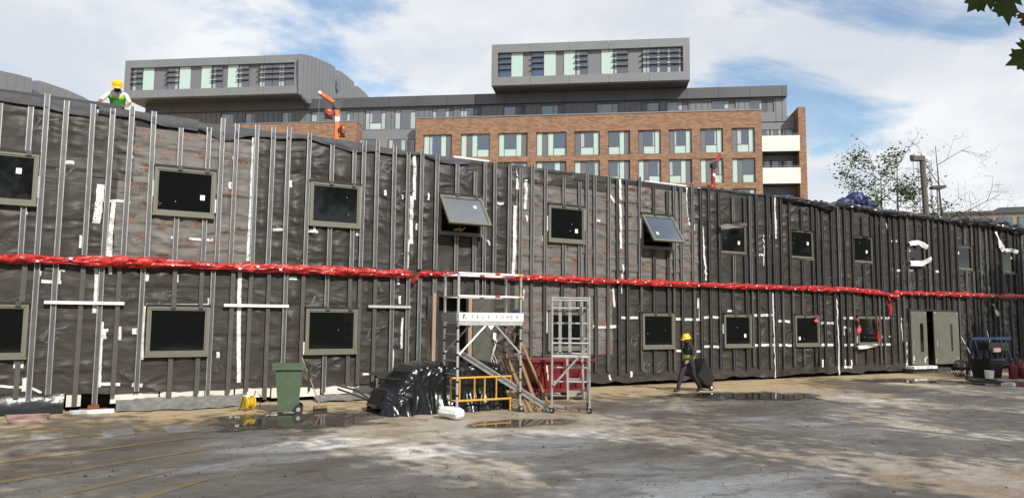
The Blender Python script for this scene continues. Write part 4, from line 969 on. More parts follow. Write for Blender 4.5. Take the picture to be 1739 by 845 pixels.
# ---- timber lengths leaning on the tower
for i, ((bx, by), (tx, ty, tz), w, dk) in enumerate((((8.70, -4.30), (8.36, -3.55, 1.75), .09, 'wood'), ((8.52, -4.28), (8.28, -3.36, 1.35), .10, 'wood'), ((8.42, -4.22), (8.24, -3.34, 1.18), .07, 'wood'), ((9.0, -4.35), (8.40, -3.60, 1.95), .07, 'wood'))):
    mb = MB(); mb.bar((0, 0, .004), (tx-bx, ty-by, tz), w, .03, (1, .3, 0)); o = mb.build('timber_length', dk, loc=(bx, by, 0))
    tag(o, ['wide brown board leaning on the scaffold tower, third from the left', 'brown board leaning on the scaffold tower, second from the left', 'short brown board leaning on the scaffold tower, leftmost', 'long brown batten leaning on the scaffold tower, rightmost of the timber'][i], 'timber', 'timber leaning on the scaffold tower')
# ---- metal track leaning through the tower
A = np.array((8.95, -4.42, .03)); B = np.array((7.06, -3.2, 1.38)); mb = MB(); dv = B-A
mb.bar((0, 0, 0), tuple(dv), .13, .012, (0, -.4, 1)); mb.bar((0, -.03, .06), tuple(dv+np.array((0, -.03, .06))), .012, .06, (0, -.4, 1)); mb.bar((0, -.03, -.055), tuple(dv+np.array((0, -.03, -.055))), .012, .06, (0, -.4, 1))
tag(mb.build('metal_track', 'alu_dull', loc=tuple(A)), 'long grey metal channel leaning down through the scaffold tower', 'metal channel')
# ---- black tarpaulin over a pile
def heap(name, label, cat, c, L, Dp, H, m, seed, prof):
    nu, nv = 150, 90; V = []
    for i in range(nu):
        u = i/(nu-1); x = (u-.5)*L
        hh = H*np.interp(u, [p[0] for p in prof], [p[1] for p in prof]); dd = Dp*np.interp(u, [p[0] for p in prof], [p[2] for p in prof])
        for j in range(nv):
            v = j/(nv-1); th = math.pi*v; ct, st = -math.cos(th), math.sin(th)
            k = .34; y = dd*math.copysign(abs(ct)**k, ct); z = hh*abs(st)**k
            low = max(0, 1-z/(.42*H)); side = abs(ct)
            wx_ = float(vn(u*3, z*1.2, seed))
            f1 = (1-abs(2*float(vn(u*5+z*1.9+wx_, z*.9+1, seed+1))-1))**3          # long folds falling down the face
            f2 = (1-abs(2*float(vn(u*17+z*6, z*5-u*9+wx_*2, seed+2))-1))**2          # crumples at the foot
            f3 = (1-abs(2*float(vn(u*30-z*9, z*9+u*14, seed+3))-1))**3
            out = .07*f1*(.35+.65*side)+low*(.17*f2+.09*f3+.02)*(1.25-u*.6)+.08*(wx_-.5)+.012*f3
            sag = .035*float(vn(u*6, y*3, seed+5))*(1-side)
            V.append((x+.12*low*(f2-.5), y+math.copysign(out*min(1, side*1.5), ct), max(.006, z-sag+.09*low*f2*(z > .02)+.03*f3*(z > .02))))
    mb = MB(); mb.grid(V, nu, nv); o = mb.build(name, m, loc=c, smooth=True); return tag(o, label, cat)
mat('tarp_black', (.006, .0065, .008), .25, bump=.6, bscale=8, spec=.55)
heap('black_tarpaulin', 'crumpled glossy black tarpaulin draped over a pile beside the scaffold tower', 'tarpaulin', (6.92, -3.0, 0), 3.25, .60, 1.08, 'tarp_black', 5,
     [(0, .10, .4), (.04, .42, .75), (.12, .58, 1.05), (.18, .80, 1.05), (.24, .97, 1.0), (.32, 1.0, .95), (.55, .98, .9), (.80, 1.0, .88), (.88, .95, .8), (.93, .5, .8), (1, .1, .5)])
# ---- white sack roll
SKR = wad('white_sack', 'shirt_white', None, [(-.12, .34, .13), (-.05, .12, .13), (.04, -.12, .13), (.10, -.3, .12)], .155, n=18, seed=12, amp=.28, step=.035, flat=.85)
SKR.location = (6.46, -4.55, .0); tag(SKR, 'white plastic sack roll lying in front of the scaffold tower', 'sack')
# ---- green wheelie bin
GB = thing('wheelie_bin', 'dirty green wheelie bin with lid hanging open by the wall', 'bin', (3.72, -2.15, 0), R(-14))
mb = MB(); shell(mb, (-.19, .22, -.22, .22), (-.28, .27, -.28, .28), .05, .98, .012); mb.build('body', 'green_plastic', GB)
mb = MB(); ring(mb, .64, .0, .0, 0, 0) if False else None
mb.box(-.33, .33, -.325, -.27, .93, 1.0); mb.box(-.33, .33, .27, .325, .93, 1.0); mb.box(-.33, -.275, -.265, .265, .93, 1.0); mb.box(.265, .33, -.265, .265, .93, 1.0); mb.build('rim', 'green_plastic', GB)
mb = MB(); mb.box(-.34, .30, -.33, .33, 1.005, 1.045); mb.build('lid', 'green_plastic', GB)
mb = MB(); mb.tube([(.36, -.25, .97), (.36, .25, .97)], .018, 8); mb.build('handle', 'green_dark', GB)
mb = MB(); mb.prism([(.37, 1.0), (.43, .98), (.45, .5), (.40, .42)], -.27, .27); mb.build('hanging_flap', 'green_dark', GB)
for y in (-.25, .25): mb = MB(); mb.disc((.22, y, .10), (0, 1, 0), .10, .05, 18, 0); mb.disc((.22, y, .10), (0, 1, 0), .045, .06, 12, 1); mb.build('wheel', ['rubber', 'alu_dull'], GB)
mb = MB(); mb.tube([(.22, -.22, .1), (.22, .22, .1)], .012, 6); mb.build('axle', 'steel_dark', GB)
# ---- broom leaning on the wall
BR = thing('broom', 'broom with long wooden handle leaning beside the green bin', 'broom', (4.42, -2.15, 0))
top = wall(513, 607, .9)-np.array((4.42, -2.15, 0))
mb = MB(); mb.tube([(0, 0, .10), tuple(top)], .014, 8); mb.build('handle', 'wood_pale', BR)
mb = MB(); mb.box(-.14, .14, -.05, .05, .07, .12); mb.build('head', 'wood', BR); mb = MB(); mb.box(-.14, .14, -.05, .05, .004, .069); mb.build('bristles', 'beard', BR)
# ---- yellow cable reel
CR = thing('cable_reel', 'yellow cable reel on a black stand on the ground by the wall', 'cable reel', (3.05, -1.35, 0), R(20))
mb = MB(); mb.disc((-.09, 0, .17), (1, 0, 0), .15, .02, 20); mb.disc((.09, 0, .17), (1, 0, 0), .15, .02, 20); mb.build('flange', 'yellow_plastic', CR)
mb = MB(); mb.disc((0, 0, .17), (1, 0, 0), .10, .158, 18); mb.build('cable_drum', 'yellow_paint', CR)
mb = MB(); mb.tube([(-.13, -.13, .008), (-.13, .0, .3), (-.13, .13, .008)], .01, 6); mb.tube([(.2, -.13, .012), (.24, -.08, .3), (.22, .1, .4), (.14, .13, .012)], .011, 6); mb.build('stand', 'black_plastic', CR)
mb = MB(); mb.disc((.12, 0, .17), (1, 0, 0), .08, .03, 14); mb.build('socket_plate', 'sticker', CR)
# ---- saw bench and loose bits left of the tarpaulin
SB = thing('saw_bench', 'narrow dark green work bench standing against the wall left of the tarpaulin', 'bench', (wall(632, 632, .55)[0], -.55, 0))
mb = MB(); mb.box(-.1, .7, -.14, .14, .62, .68); mb.build('top', 'green_dark', SB); mb = MB(); mb.box(-.25, -.101, -.06, .06, .63, .67); mb.build('end_cap', 'white_foam', SB)
for x in (.1, .6): mb = MB(); mb.bar((x, -.2, .004), (x, 0, .618), .04, .04); mb.bar((x, .2, .004), (x, 0, .618), .04, .04); mb.build('leg', 'black_plastic', SB)
mb = MB(); mb.tube([(-.5, -.2, .45), (0, -.3, .3), (.3, -.5, .06)], .025, 6); mb.tube([(-.45, -.15, .35), (.05, -.3, .16), (.3, -.45, .03)], .025, 6); tag(mb.build('rubber_hose', 'rubber', loc=(5.6, -.75, 0)), 'two black hoses curving down beside the tarpaulin', 'hose')
# ---- debris along the foot of the wall
xg0, xg1 = wall(196, 690)[0], wall(412, 680)[0]
cg = cloth('ground_sheet', 'dull_sheet', None, lambda u, v: (xg0+(xg1-xg0)*u, -.02-.75*v*(.7+.4*float(vn(u*9, 0, 3))), .19*(1-v)**1.5+.012+.05*float(vn(u*26, v*4, 5))*(1-v*.6)), 90, 12, smooth=False)
tag(cg, 'crumpled grey plastic sheet lying along the foot of the left wall', 'sheet')
xg2, xg3 = wall(530, 672)[0], wall(640, 662)[0]
cg = cloth('ground_sheet', 'dull_sheet', None, lambda u, v: (xg2+(xg3-xg2)*u, -.05-.5*v, .10*(1-v)+.012+.03*float(vn(u*16, v*4, 6))), 50, 8, smooth=False); tag(cg, 'crumpled grey plastic sheet lying behind the broom', 'sheet')
A = ground(117, 704); B = ground(194, 702); mb = MB(); mb.box(A[0], B[0], A[1], A[1]+.2, .003, .07); tag(mb.build('foam_strip', 'white_foam'), 'white foam strip on the ground at the left foot of the wall', 'foam strip')
P = [ground(*p)[:2] for p in ((9, 708), (85, 705), (80, 714), (13, 718))]; mb = MB(); n = 4; mb.add([(*p, .006) for p in P]+[(*p, .05) for p in P], [(3, 2, 1, 0), (4, 5, 6, 7)]+[(i, (i+1) % 4, 4+(i+1) % 4, 4+i) for i in range(4)]); tag(mb.build('pink_slab', 'pink_foam'), 'dusty pink insulation slab on the ground at the far left', 'slab')
A = wall(140, 686, .1); k = 0
for i in range(3):
    for j in range(2):
        mb = MB(); mb.box(0, .21, 0, .1, 0, .065); o = mb.build('brick', 'brick_red', loc=(A[0]+.07*j+.24*(i % 2), -.20-.13*j, .002+.07*(i//2+0)+.0)); o.rotation_euler = (0, 0, rs.uniform(-.3, .3)*0)
        tag(o, ['left', 'right', 'top'][i]+' red brick of the small pile under the left wall, '+['back', 'front'][j]+' row', 'brick', 'bricks piled under the left wall')
        if i == 2: o.location = (A[0]+.1, -.22-.13*j, .075)
        if i == 0: o.location = (A[0], -.20-.13*j, .002)
        if i == 1: o.location = (A[0]+.25, -.20-.13*j, .002)
mb = MB(); A = ground(1195, 680); mb.add([(-.1, -.08, 0), (.12, -.06, 0), (.10, .10, 0), (-.08, .09, 0), (0, 0, .13)], [(0, 1, 4), (1, 2, 4), (2, 3, 4), (3, 0, 4)]); tag(mb.build('rubble_lump', 'dull_sheet', loc=(A[0]+.6, A[1], .01)), 'pale lump of rubble at the edge of the puddle near the worker', 'rubble')
# ================================================================== people
def skin_body(name, nodes, edges, mats, parent, sub=2):
    """nodes: name -> (pos, radius or (rx,ry)); edges: (a, b, material index); one continuous skinned surface."""
    idx = {k: i for i, k in enumerate(nodes)}
    me = bpy.data.meshes.new('tmp'); me.from_pydata([n[0] for n in nodes.values()], [(idx[a], idx[b]) for a, b, _ in edges], [])
    o = bpy.data.objects.new('tmp', me); col.objects.link(o)
    sk = o.modifiers.new('skin', 'SKIN'); sk.use_smooth_shade = True
    for i, n in enumerate(nodes.values()):
        r = n[1]; me.skin_vertices[0].data[i].radius = r if isinstance(r, tuple) else (r, r); me.skin_vertices[0].data[i].use_root = (i == 0)
    ss = o.modifiers.new('sub', 'SUBSURF'); ss.levels = sub; ss.render_levels = sub
    bpy.context.view_layer.update(); dg = bpy.context.evaluated_depsgraph_get()
    m2 = bpy.data.meshes.new_from_object(o.evaluated_get(dg)); bpy.data.objects.remove(o)
    m2.name = name; m2.materials.clear()
    for k in mats: m2.materials.append(MATS[k])
    segs = [(np.array(nodes[a][0]), np.array(nodes[b][0]), k, (np.mean(nodes[a][1])+np.mean(nodes[b][1]))/2) for a, b, k in edges]
    for p in m2.polygons:
        c = np.array(p.center); best = 1e9
        for A, B, k, r in segs:
            t = np.clip(((c-A)@(B-A))/((B-A)@(B-A)), 0, 1); d = np.linalg.norm(A+(B-A)*t-c)-r*.6
            if d < best: best = d; p.material_index = k
        p.use_smooth = True
    ob = bpy.data.objects.new(name, m2); col.objects.link(ob); ob.parent = parent; return ob
def hand(nodes, edges, pre, wrist, dirv, palmn, mi, curl=.5):
    """five unequal fingers rooted in the palm"""
    d = Vector(dirv).normalized(); n = Vector(palmn).normalized(); s = d.cross(n); w = Vector(wrist)
    nodes[pre+'palm'] = (tuple(w+d*.06), (.034, .022)); edges.append((pre+'wrist', pre+'palm', mi))
    for i, (off, L) in enumerate(((-.030, .062), (-.010, .078), (.010, .082), (.030, .072))):
        b = w+d*.095+s*off; k1 = b+d*L*.5+n*L*.25*curl; k2 = k1+d*L*.3*(1-curl)+n*L*.55*curl
        nodes[f'{pre}f{i}a'] = (tuple(b), .010); nodes[f'{pre}f{i}b'] = (tuple(k1), .009); nodes[f'{pre}f{i}c'] = (tuple(k2), .007)
        edges += [(pre+'palm', f'{pre}f{i}a', mi), (f'{pre}f{i}a', f'{pre}f{i}b', mi), (f'{pre}f{i}b', f'{pre}f{i}c', mi)]
    b = w+d*.04-s*.04; k1 = b+d*.03-s*.018+n*.02; nodes[pre+'ta'] = (tuple(b), .012); nodes[pre+'tb'] = (tuple(k1), .010); nodes[pre+'tc'] = (tuple(k1+d*.028+n*.012), .008)
    edges += [(pre+'palm', pre+'ta', mi), (pre+'ta', pre+'tb', mi), (pre+'tb', pre+'tc', mi)]
def head_bits(parent, hc, fwd, up, helmet='helmet_yellow', beard=True):
    f = Vector(fwd).normalized(); u = Vector(up).normalized(); u = (u-f*u.dot(f)).normalized(); s = u.cross(f); H = Vector(hc)
    def T(mb): mb.v = [tuple(H+f*p[0]+s*p[1]+u*p[2]) for p in mb.v]; return mb
    mb = MB(); prof = [(.150, .040), (.148, .052), (.132, .055), (.130, .075), (.122, .115), (.098, .150), (.06, .170), (.02, .178), (.0005, .179)]
    mb.lathe(prof, 24, sx=1.08, sy=.92); mb.prism([(.10, .046), (.195, .030), (.195, .040), (.10, .060)], -.085, .085); mb.box(-.11, .11, -.012, .012, .150, .184)
    T(mb).build('hard_hat', helmet, parent, smooth=True)
    for e in (-1, 1):
        mb = MB(); mb.lathe([(.0005, -.012), (.009, -.007), (.012, 0), (.009, .007), (.0005, .012)], 8, (.088, e*.033, .012)); T(mb).build('eye', 'beard', parent, smooth=True)
    mb = MB(); mb.prism([(.085, .02), (.118, -.022), (.085, -.03)], -.014, .014); T(mb).build('nose', 'skin', parent)
    mb = MB(); mb.box(.088, .098, -.025, .025, -.062, -.052); T(mb).build('mouth', 'brick_red', parent)
    for e in (-1, 1): mb = MB(); mb.lathe([(.0005, -.03), (.016, -.02), (.02, 0), (.014, .022), (.0005, .03)], 8, (-.005, e*.088, .0), sy=.5); T(mb).build('ear', 'skin', parent, smooth=True)
    mb = MB(); mb.lathe([(.092, -.02), (.098, .01), (.10, .045)], 20, (-.012, 0, 0), sx=1.0, sy=.88); T(mb)
    mb.f = [q for q in mb.f if np.mean([(Vector(mb.v[i])-H).dot(f) for i in q]) < .01]; mb.m = [0]*len(mb.f); mb.build('hair', 'beard', parent, smooth=True)
    if beard: mb = MB(); mb.lathe([(.03, -.115), (.065, -.10), (.088, -.07), (.094, -.035)], 18, (.008, 0, 0), sx=1, sy=.9); mb.v = mb.v; T(mb); mb.f = [q for q in mb.f if np.mean([(Vector(mb.v[i])-H).dot(f) for i in q]) > .0]; mb.m = [0]*len(mb.f); mb.build('beard', 'beard', parent, smooth=True)
# ---- walking worker
WK = thing('person', 'worker in yellow hard hat and dark clothes walking, pulling a black bin behind', 'person', (15.08, -2.18, 0), R(186))
nd = {'pelvis': ((0, 0, .87), (.15, .12)), 'waist': ((.01, 0, 1.0), (.135, .105)), 'chest': ((.03, 0, 1.17), (.155, .115)), 'top': ((.045, 0, 1.29), (.13, .09)), 'neck': ((.065, 0, 1.365), .052),
      'jaw': ((.085, 0, 1.42), (.068, .074)), 'head': ((.09, 0, 1.49), (.082, .092)), 'crown': ((.085, 0, 1.555), (.066, .072)),
      'Lsh': ((.03, .17, 1.27), .07), 'Lel': ((.06, .23, 1.03), .055), 'Lwrist': ((.27, .23, .90), .031), 'Rsh': ((.02, -.17, 1.27), .062), 'Rel': ((-.15, -.22, 1.05), .047), 'Rwrist': ((-.36, -.20, .93), .031),
      'Lhip': ((-.01, .09, .80), .108), 'Lkn': ((-.07, .10, .47), .078), 'Lan': ((-.34, .10, .13), .056), 'Lheel': ((-.36, .10, .07), .042), 'Ltoe': ((-.19, .11, .035), (.042, .034)),
      'Rhip': ((.01, -.09, .80), .108), 'Rkn': ((.23, -.09, .49), .078), 'Ran': ((.37, -.09, .11), .056), 'Rheel': ((.36, -.09, .05), .042), 'Rtoe': ((.55, -.09, .045), (.042, .034))}
ed = [('pelvis', 'waist', 2), ('waist', 'chest', 1), ('chest', 'top', 1), ('top', 'neck', 1), ('neck', 'jaw', 0), ('jaw', 'head', 0), ('head', 'crown', 0), ('top', 'Lsh', 1), ('Lsh', 'Lel', 1), ('Lel', 'Lwrist', 1), ('top', 'Rsh', 1), ('Rsh', 'Rel', 1), ('Rel', 'Rwrist', 1),
      ('pelvis', 'Lhip', 2), ('Lhip', 'Lkn', 2), ('Lkn', 'Lan', 2), ('Lan', 'Lheel', 3), ('Lheel', 'Ltoe', 3), ('pelvis', 'Rhip', 2), ('Rhip', 'Rkn', 2), ('Rkn', 'Ran', 2), ('Ran', 'Rheel', 3), ('Rheel', 'Rtoe', 3)]
hand(nd, ed, 'L', (.27, .23, .90), (.85, -.05, -.5), (0, -1, -.3), 0, .6); hand(nd, ed, 'R', (-.36, -.20, .93), (-.8, 0, -.45), (.3, 0, -1), 0, .8)
skin_body('body', nd, ed, ['skin', 'jacket', 'trousers', 'boot'], WK)
vn_ = {'waist': ((-.03, 0, .88), (.19, .17)), 'mid': ((-.02, 0, 1.04), (.185, .16)), 'chest': ((.01, 0, 1.18), (.19, .155)), 'top': ((.03, 0, 1.27), (.165, .13)), 'a': ((.03, .11, 1.31), .075), 'b': ((.03, -.11, 1.31), .075)}
skin_body('hi_vis_vest', vn_, [('waist', 'mid', 0), ('mid', 'chest', 1), ('chest', 'top', 1), ('top', 'a', 0), ('top', 'b', 0)], ['hivis', 'jacket'], WK)
head_bits(WK, (.095, 0, 1.475), (1, 0, -.15), (0, 0, 1))
# ---- the black bin he pulls, tilted back on its wheels
BB_ = thing('black_bin', 'black wheeled bin tilted back, pulled by the walking worker', 'bin', (15.86, -2.02, 0), R(190))
BB_.scale = (.9, .85, .9)
def tilt(mb, a=R(-54), piv=(.0, 0, .10)):
    c, s = math.cos(a), math.sin(a); mb.v = [(piv[0]+(p[0]-piv[0])*c+(p[2]-piv[2])*s*-1, p[1], piv[2]+(p[0]-piv[0])*s+(p[2]-piv[2])*c) for p in mb.v]; return mb
mb = MB(); shell(mb, (-.38, .03, -.2, .2), (-.50, .07, -.26, .26), .06, .92, .012); tilt(mb).build('body', 'black_plastic', BB_)
mb = MB(); mb.box(-.54, .12, -.30, .30, .925, .965); tilt(mb).build('lid', 'black_plastic', BB_)
mb = MB(); mb.box(-.512, -.45, -.18, .18, .35, .62); tilt(mb).build('front_panel', 'steel_dark', BB_)
mb = MB(); mb.tube([(.13, -.2, .93), (.13, .2, .93)], .018, 8); tilt(mb).build('handle', 'brick_red', BB_)
for y in (-.24, .24): mb = MB(); mb.disc((0, y, .10), (0, 1, 0), .10, .05, 18, 0); mb.disc((0, y, .10), (0, 1, 0), .045, .06, 12, 1); mb.build('wheel', ['rubber', 'sticker'], BB_)
# ---- worker kneeling on the roof
RW = thing('person', 'worker in yellow hard hat, white shirt and green vest bending over the roof edge', 'person', (.22, 1.05, 6.512), R(-96))
RW.scale = (.95, .95, .92)
nd = {'pelvis': ((-.12, 0, .40), (.15, .13)), 'waist': ((-.06, 0, .54), (.14, .115)), 'chest': ((.05, 0, .70), (.165, .12)), 'top': ((.13, 0, .80), (.14, .095)), 'neck': ((.20, 0, .855), .054), 'jaw': ((.26, 0, .87), (.07, .076)), 'head': ((.275, 0, .935), (.083, .094)), 'crown': ((.26, 0, .99), (.066, .072)),
      'Lsh': ((.12, .19, .78), .064), 'Lel': ((.22, .29, .56), .05), 'Lwrist': ((.42, .26, .44), .034), 'Rsh': ((.12, -.19, .78), .064), 'Rel': ((.20, -.33, .58), .05), 'Rwrist': ((.38, -.42, .42), .034),
      'Lhip': ((-.10, .10, .36), .095), 'Lkn': ((.22, .13, .08), .07), 'Lan': ((-.22, .13, .06), .05), 'Ltoe': ((-.36, .13, .06), .045), 'Rhip': ((-.10, -.10, .36), .095), 'Rkn': ((.22, -.13, .08), .07), 'Ran': ((-.22, -.13, .06), .05), 'Rtoe': ((-.36, -.13, .06), .045)}
ed = [('pelvis', 'waist', 2), ('waist', 'chest', 1), ('chest', 'top', 1), ('top', 'neck', 0), ('neck', 'jaw', 0), ('jaw', 'head', 0), ('head', 'crown', 0), ('top', 'Lsh', 1), ('Lsh', 'Lel', 1), ('Lel', 'Lwrist', 0), ('top', 'Rsh', 1), ('Rsh', 'Rel', 1), ('Rel', 'Rwrist', 0),
      ('pelvis', 'Lhip', 2), ('Lhip', 'Lkn', 2), ('Lkn', 'Lan', 2), ('Lan', 'Ltoe', 3), ('pelvis', 'Rhip', 2), ('Rhip', 'Rkn', 2), ('Rkn', 'Ran', 2), ('Ran', 'Rtoe', 3)]
hand(nd, ed, 'L', (.42, .26, .44), (.9, -.1, -.5), (0, 0, -1), 0, .4); hand(nd, ed, 'R', (.38, -.42, .42), (.9, -.1, -.5), (0, 0, -1), 0, .4)
skin_body('body', nd, ed, ['skin', 'shirt_white', 'trousers', 'boot'], RW)
vs_ = {'waist': ((-.09, 0, .47), (.19, .17)), 'mid': ((-.02, 0, .60), (.19, .165)), 'chest': ((.05, 0, .70), (.205, .17)), 'top': ((.125, 0, .79), (.175, .145)), 'a': ((.115, .12, .82), .08), 'b': ((.115, -.12, .82), .08)}
skin_body('hi_vis_vest', vs_, [('waist', 'mid', 0), ('mid', 'chest', 1), ('chest', 'top', 0), ('top', 'a', 1), ('top', 'b', 1)], ['hivis', 'hivis_green'], RW)
head_bits(RW, (.28, 0, .93), (.8, .0, -.6), (.5, 0, 1), beard=True)
# ================================================================== davit hoists on the roof
def davit(loc, label, m, boom, h, hoists, s=1.0):
    d = thing('davit_hoist', label, 'hoist', loc, 0)
    mb = MB(); mb.box(-.16, .16, -.16, .16, .002, .05); mb.build('base_plate', 'steel_dark', d)
    mb = MB(); mb.box(-.055*s, .055*s, -.055*s, .055*s, .052, h); mb.build('post', m, d)
    mb = MB(); mb.box(-.058*s, .058*s, -.06*s, -.0555*s, h*.64, h*.74); mb.build('label_plate', 'sticker', d)
    mb = MB(); mb.bar((0, 0, h+.02), boom, .09*s, .09*s); bo = mb.build('boom', m, d)
    mb = MB(); mb.disc((0, -.02, h), (0, 1, 0), .12*s, .13*s, 14); mb.bar((-.14*s, -.05, h+.02), (.16*s, -.05, h+.16), .07*s, .06); mb.build('knuckle', 'steel_dark', d)
    mb = MB(); mb.disc(boom, (0, 1, 0), .05*s, .1*s, 12); mb.build('sheave', 'alu_dull', d)
    for (x, z, r, sq) in hoists:
        mb = MB(); n_ = 18; pr = [(.0005, -.10), (r*.72, -.10), (r*.95, -.07), (r, -.02), (r, .05), (r*.8, .09), (.0005, .09)]
        mb.lathe(pr, n_, sx=1, sy=1); mb.v = [(x+p[0]*sq, -.12+p[2], z+p[1]*(.92+.22*(p[1] < 0))) for p in mb.v]; dr = mb.build('winch_drum', 'red_dull', d)
        mb = MB(); mb.box(x-r*.45*sq, x+r*.2*sq, -.235, -.221, z, z+r*.35); mb.build('label_plate', 'yellow_paint', dr)
        mb = MB(); mb.box(x-r*.9*sq, x+r*.9*sq, -.2, -.04, z-r*1.28, z-r*1.12); mb.build('foot_plate', 'black_plastic', dr)
        mb = MB(); mb.box(x-r*.5*sq if x < 0 else x-r*1.5*sq, x+r*1.4*sq if x < 0 else x-r*.6*sq, -.14, -.02, z-r*.3, z+r*.3); mb.build('bracket', 'black_plastic', d)
    mb = MB(); mb.tube([boom, (boom[0]-.15, -.6, -.1)], .006, 5); mb.tube([(0.02, -.05, h), (.3, -.4, -.1)], .006, 5); mb.build('rope', 'dull_sheet', d)
    return d
davit((5.46, 1.0, 6.512), 'orange davit hoist with red winch drums on the roof edge', 'orange_paint', (-.50, -.05, 1.52), 1.26, [(-.25, 1.0, .125, 1.0), (.14, .58, .15, .5)])
davit((19.30, 1.0, 6.512), 'smaller red davit hoist on the roof in front of the brick flats', 'red_paint', (.44, 0, 1.62), 1.12, [(-.24, .30, .12, 1.1)])
# blue tarpaulin bundles on the roof
for i, (a, r, f) in enumerate((((26.55, 1.0, 6.78), .30, .85), ((27.3, 1.0, 7.0), .36, .95), ((27.95, .9, 6.86), .28, 1.0))):
    o = wad('tarpaulin_bundle', 'blue_tarp', None, [(-.45, 0, -.05), (0, 0, .04), (.42, 0, -.03)], r, n=16, seed=20+i, amp=.5, step=.06, flat=f); o.location = a
    tag(o, ['dark blue tarpaulin bundle on the roof, leftmost of three', 'tallest dark blue tarpaulin bundle on the roof, middle of three', 'dark blue tarpaulin bundle on the roof, rightmost of three'][i], 'tarpaulin', 'blue bundles on the roof')
# ================================================================== tools at the far right
def at(px, py): return ground(px, py)
A = at(1716, 640)
TB = thing('tool_tub', 'black plastic tub standing among tools at the far right', 'tub', (A[0]-1.2, A[1]+.2, 0)); mb = MB(); shell(mb, (-.38, .38, -.3, .3), (-.48, .48, -.38, .38), .004, .72, .02); mb.build('body', 'black_plastic', TB); mb = MB(); mb.box(-.52, .52, -.42, -.385, .66, .74); mb.build('rim', 'blue_paint', TB)
for i, (dx, dy, hh) in enumerate(((-.2, -.5, .6), (.35, -.55, .55), (.9, -.2, .68))):
    o = MB(); o.lathe([(.0005, 0), (.13, .0), (.14, .04), (.14, hh*.7), (.11, hh*.82), (.045, hh*.88), (.04, hh), (.0005, hh)], 16); gq = thing('gas_bottle', ['red gas bottle leaning nearest the black tub', 'red gas bottle in front of the blue trestle', 'tallest red gas bottle at the right edge'][i], 'gas bottle', (A[0]+dx-.6, A[1]+dy, 0.003), 0, 'red gas bottles by the tub'); o.build('cylinder', 'red_skip', gq, smooth=True)
    o = MB(); o.disc((0, 0, hh+.03), (0, 0, 1), .03, .06, 10); o.bar((-.06, 0, hh+.05), (.06, 0, hh+.05), .03, .03); o.build('valve', 'steel_dark', gq)
TR = thing('blue_trestle', 'blue steel trestle with long top bar at the far right edge', 'trestle', (A[0]-.4, A[1]+.5, 0)); mb = MB(); mb.box(-1.3, 1.5, -.05, .05, 1.40, 1.50); mb.build('top_bar', 'blue_paint', TR)
for x in (-1.0, 1.1):
    for y in (-.35, .35): mb = MB(); mb.bar((x, y, .004), (x, 0, 1.395), .05, .05); mb.build('leg', 'blue_paint', TR)
mb = MB(); mb.box(-.6, .8, -.3, .3, 1.0, 1.30); mb.build('tray', 'black_plastic', TR); mb = MB(); mb.box(-.4, .1, -.36, -.305, .95, 1.1); mb.build('label_plate', 'pink_foam', TR)
o = MB()
for k in range(5): o.tube([(.30*math.cos(t*.42+k), .08*k-.16+.02*math.sin(t), .33+.30*math.sin(t*.42+k)) for t in range(16)], .018, 6)
tag(o.build('cable_coil', 'rubber', loc=(A[0]-2.3, A[1]+.5, .02)), 'coil of black cable beside the black tub', 'cable')
o = wad('rubble_bag', 'dull_sheet', None, [(-.3, 0, .2), (0, 0, .24), (.3, 0, .2)], .26, n=14, seed=31, amp=.4, step=.06, flat=.8); o.location = (A[0]-.1, A[1]-.75, 0); tag(o, 'grey rubble bag in front of the red gas bottles', 'bag')
o = MB(); o.lathe([(.0005, .003), (.13, .003), (.16, .32), (.15, .32), (.125, .03), (.0005, .03)], 16); tag(o.build('bucket', 'white_foam', loc=(A[0]-1.9, A[1]-.25, 0)), 'white bucket on the ground left of the black tub', 'bucket')
for k in range(4):
    o = MB(); o.tube([(0, 0, .02), (.25*(k-1.5), .55, 1.5+.2*(k % 2))], .022, 6); tag(o.build('steel_tube', ['alu_dull', 'red_skip', 'steel_dark', 'blue_paint'][k], loc=(A[0]-1.0+.35*k, A[1]+.45, 0)), ['grey', 'red', 'black', 'blue'][k]+' steel tube leaning among the tools at the far right', 'tube', 'tubes at the far right')
a, b = at(1640, 643), at(1712, 652); FR_ = thing('scrap_metal_frame', 'flat dark metal frame lying on the wet ground at the far right', 'frame', (a[0], a[1], 0)); bb = b-a
for p, q in (((0, 0), (bb[0]*.95, bb[1]*.35)), ((bb[0]*.95, bb[1]*.35), (bb[0], bb[1])), ((bb[0], bb[1]), (.1, bb[1]*.45)), ((.1, bb[1]*.45), (0, 0)), ((.5, 0.0), (bb[0]*.7, bb[1]*.8))):
    mb = MB(); mb.tube([(p[0]*1.0, p[1], .04), (q[0], q[1], .04)], .03, 6); mb.build('tube', 'steel_dark', FR_)
a = at(1705, 655); mb = MB(); mb.prism([(0, .01), (.5, .01), (.55, .05), (.45, .11), (.05, .10)], -.1, .1); tag(mb.build('metal_offcut', 'alu_dull', loc=(a[0], a[1], 0)), 'short bluish metal offcut on the ground at the far right', 'offcut')
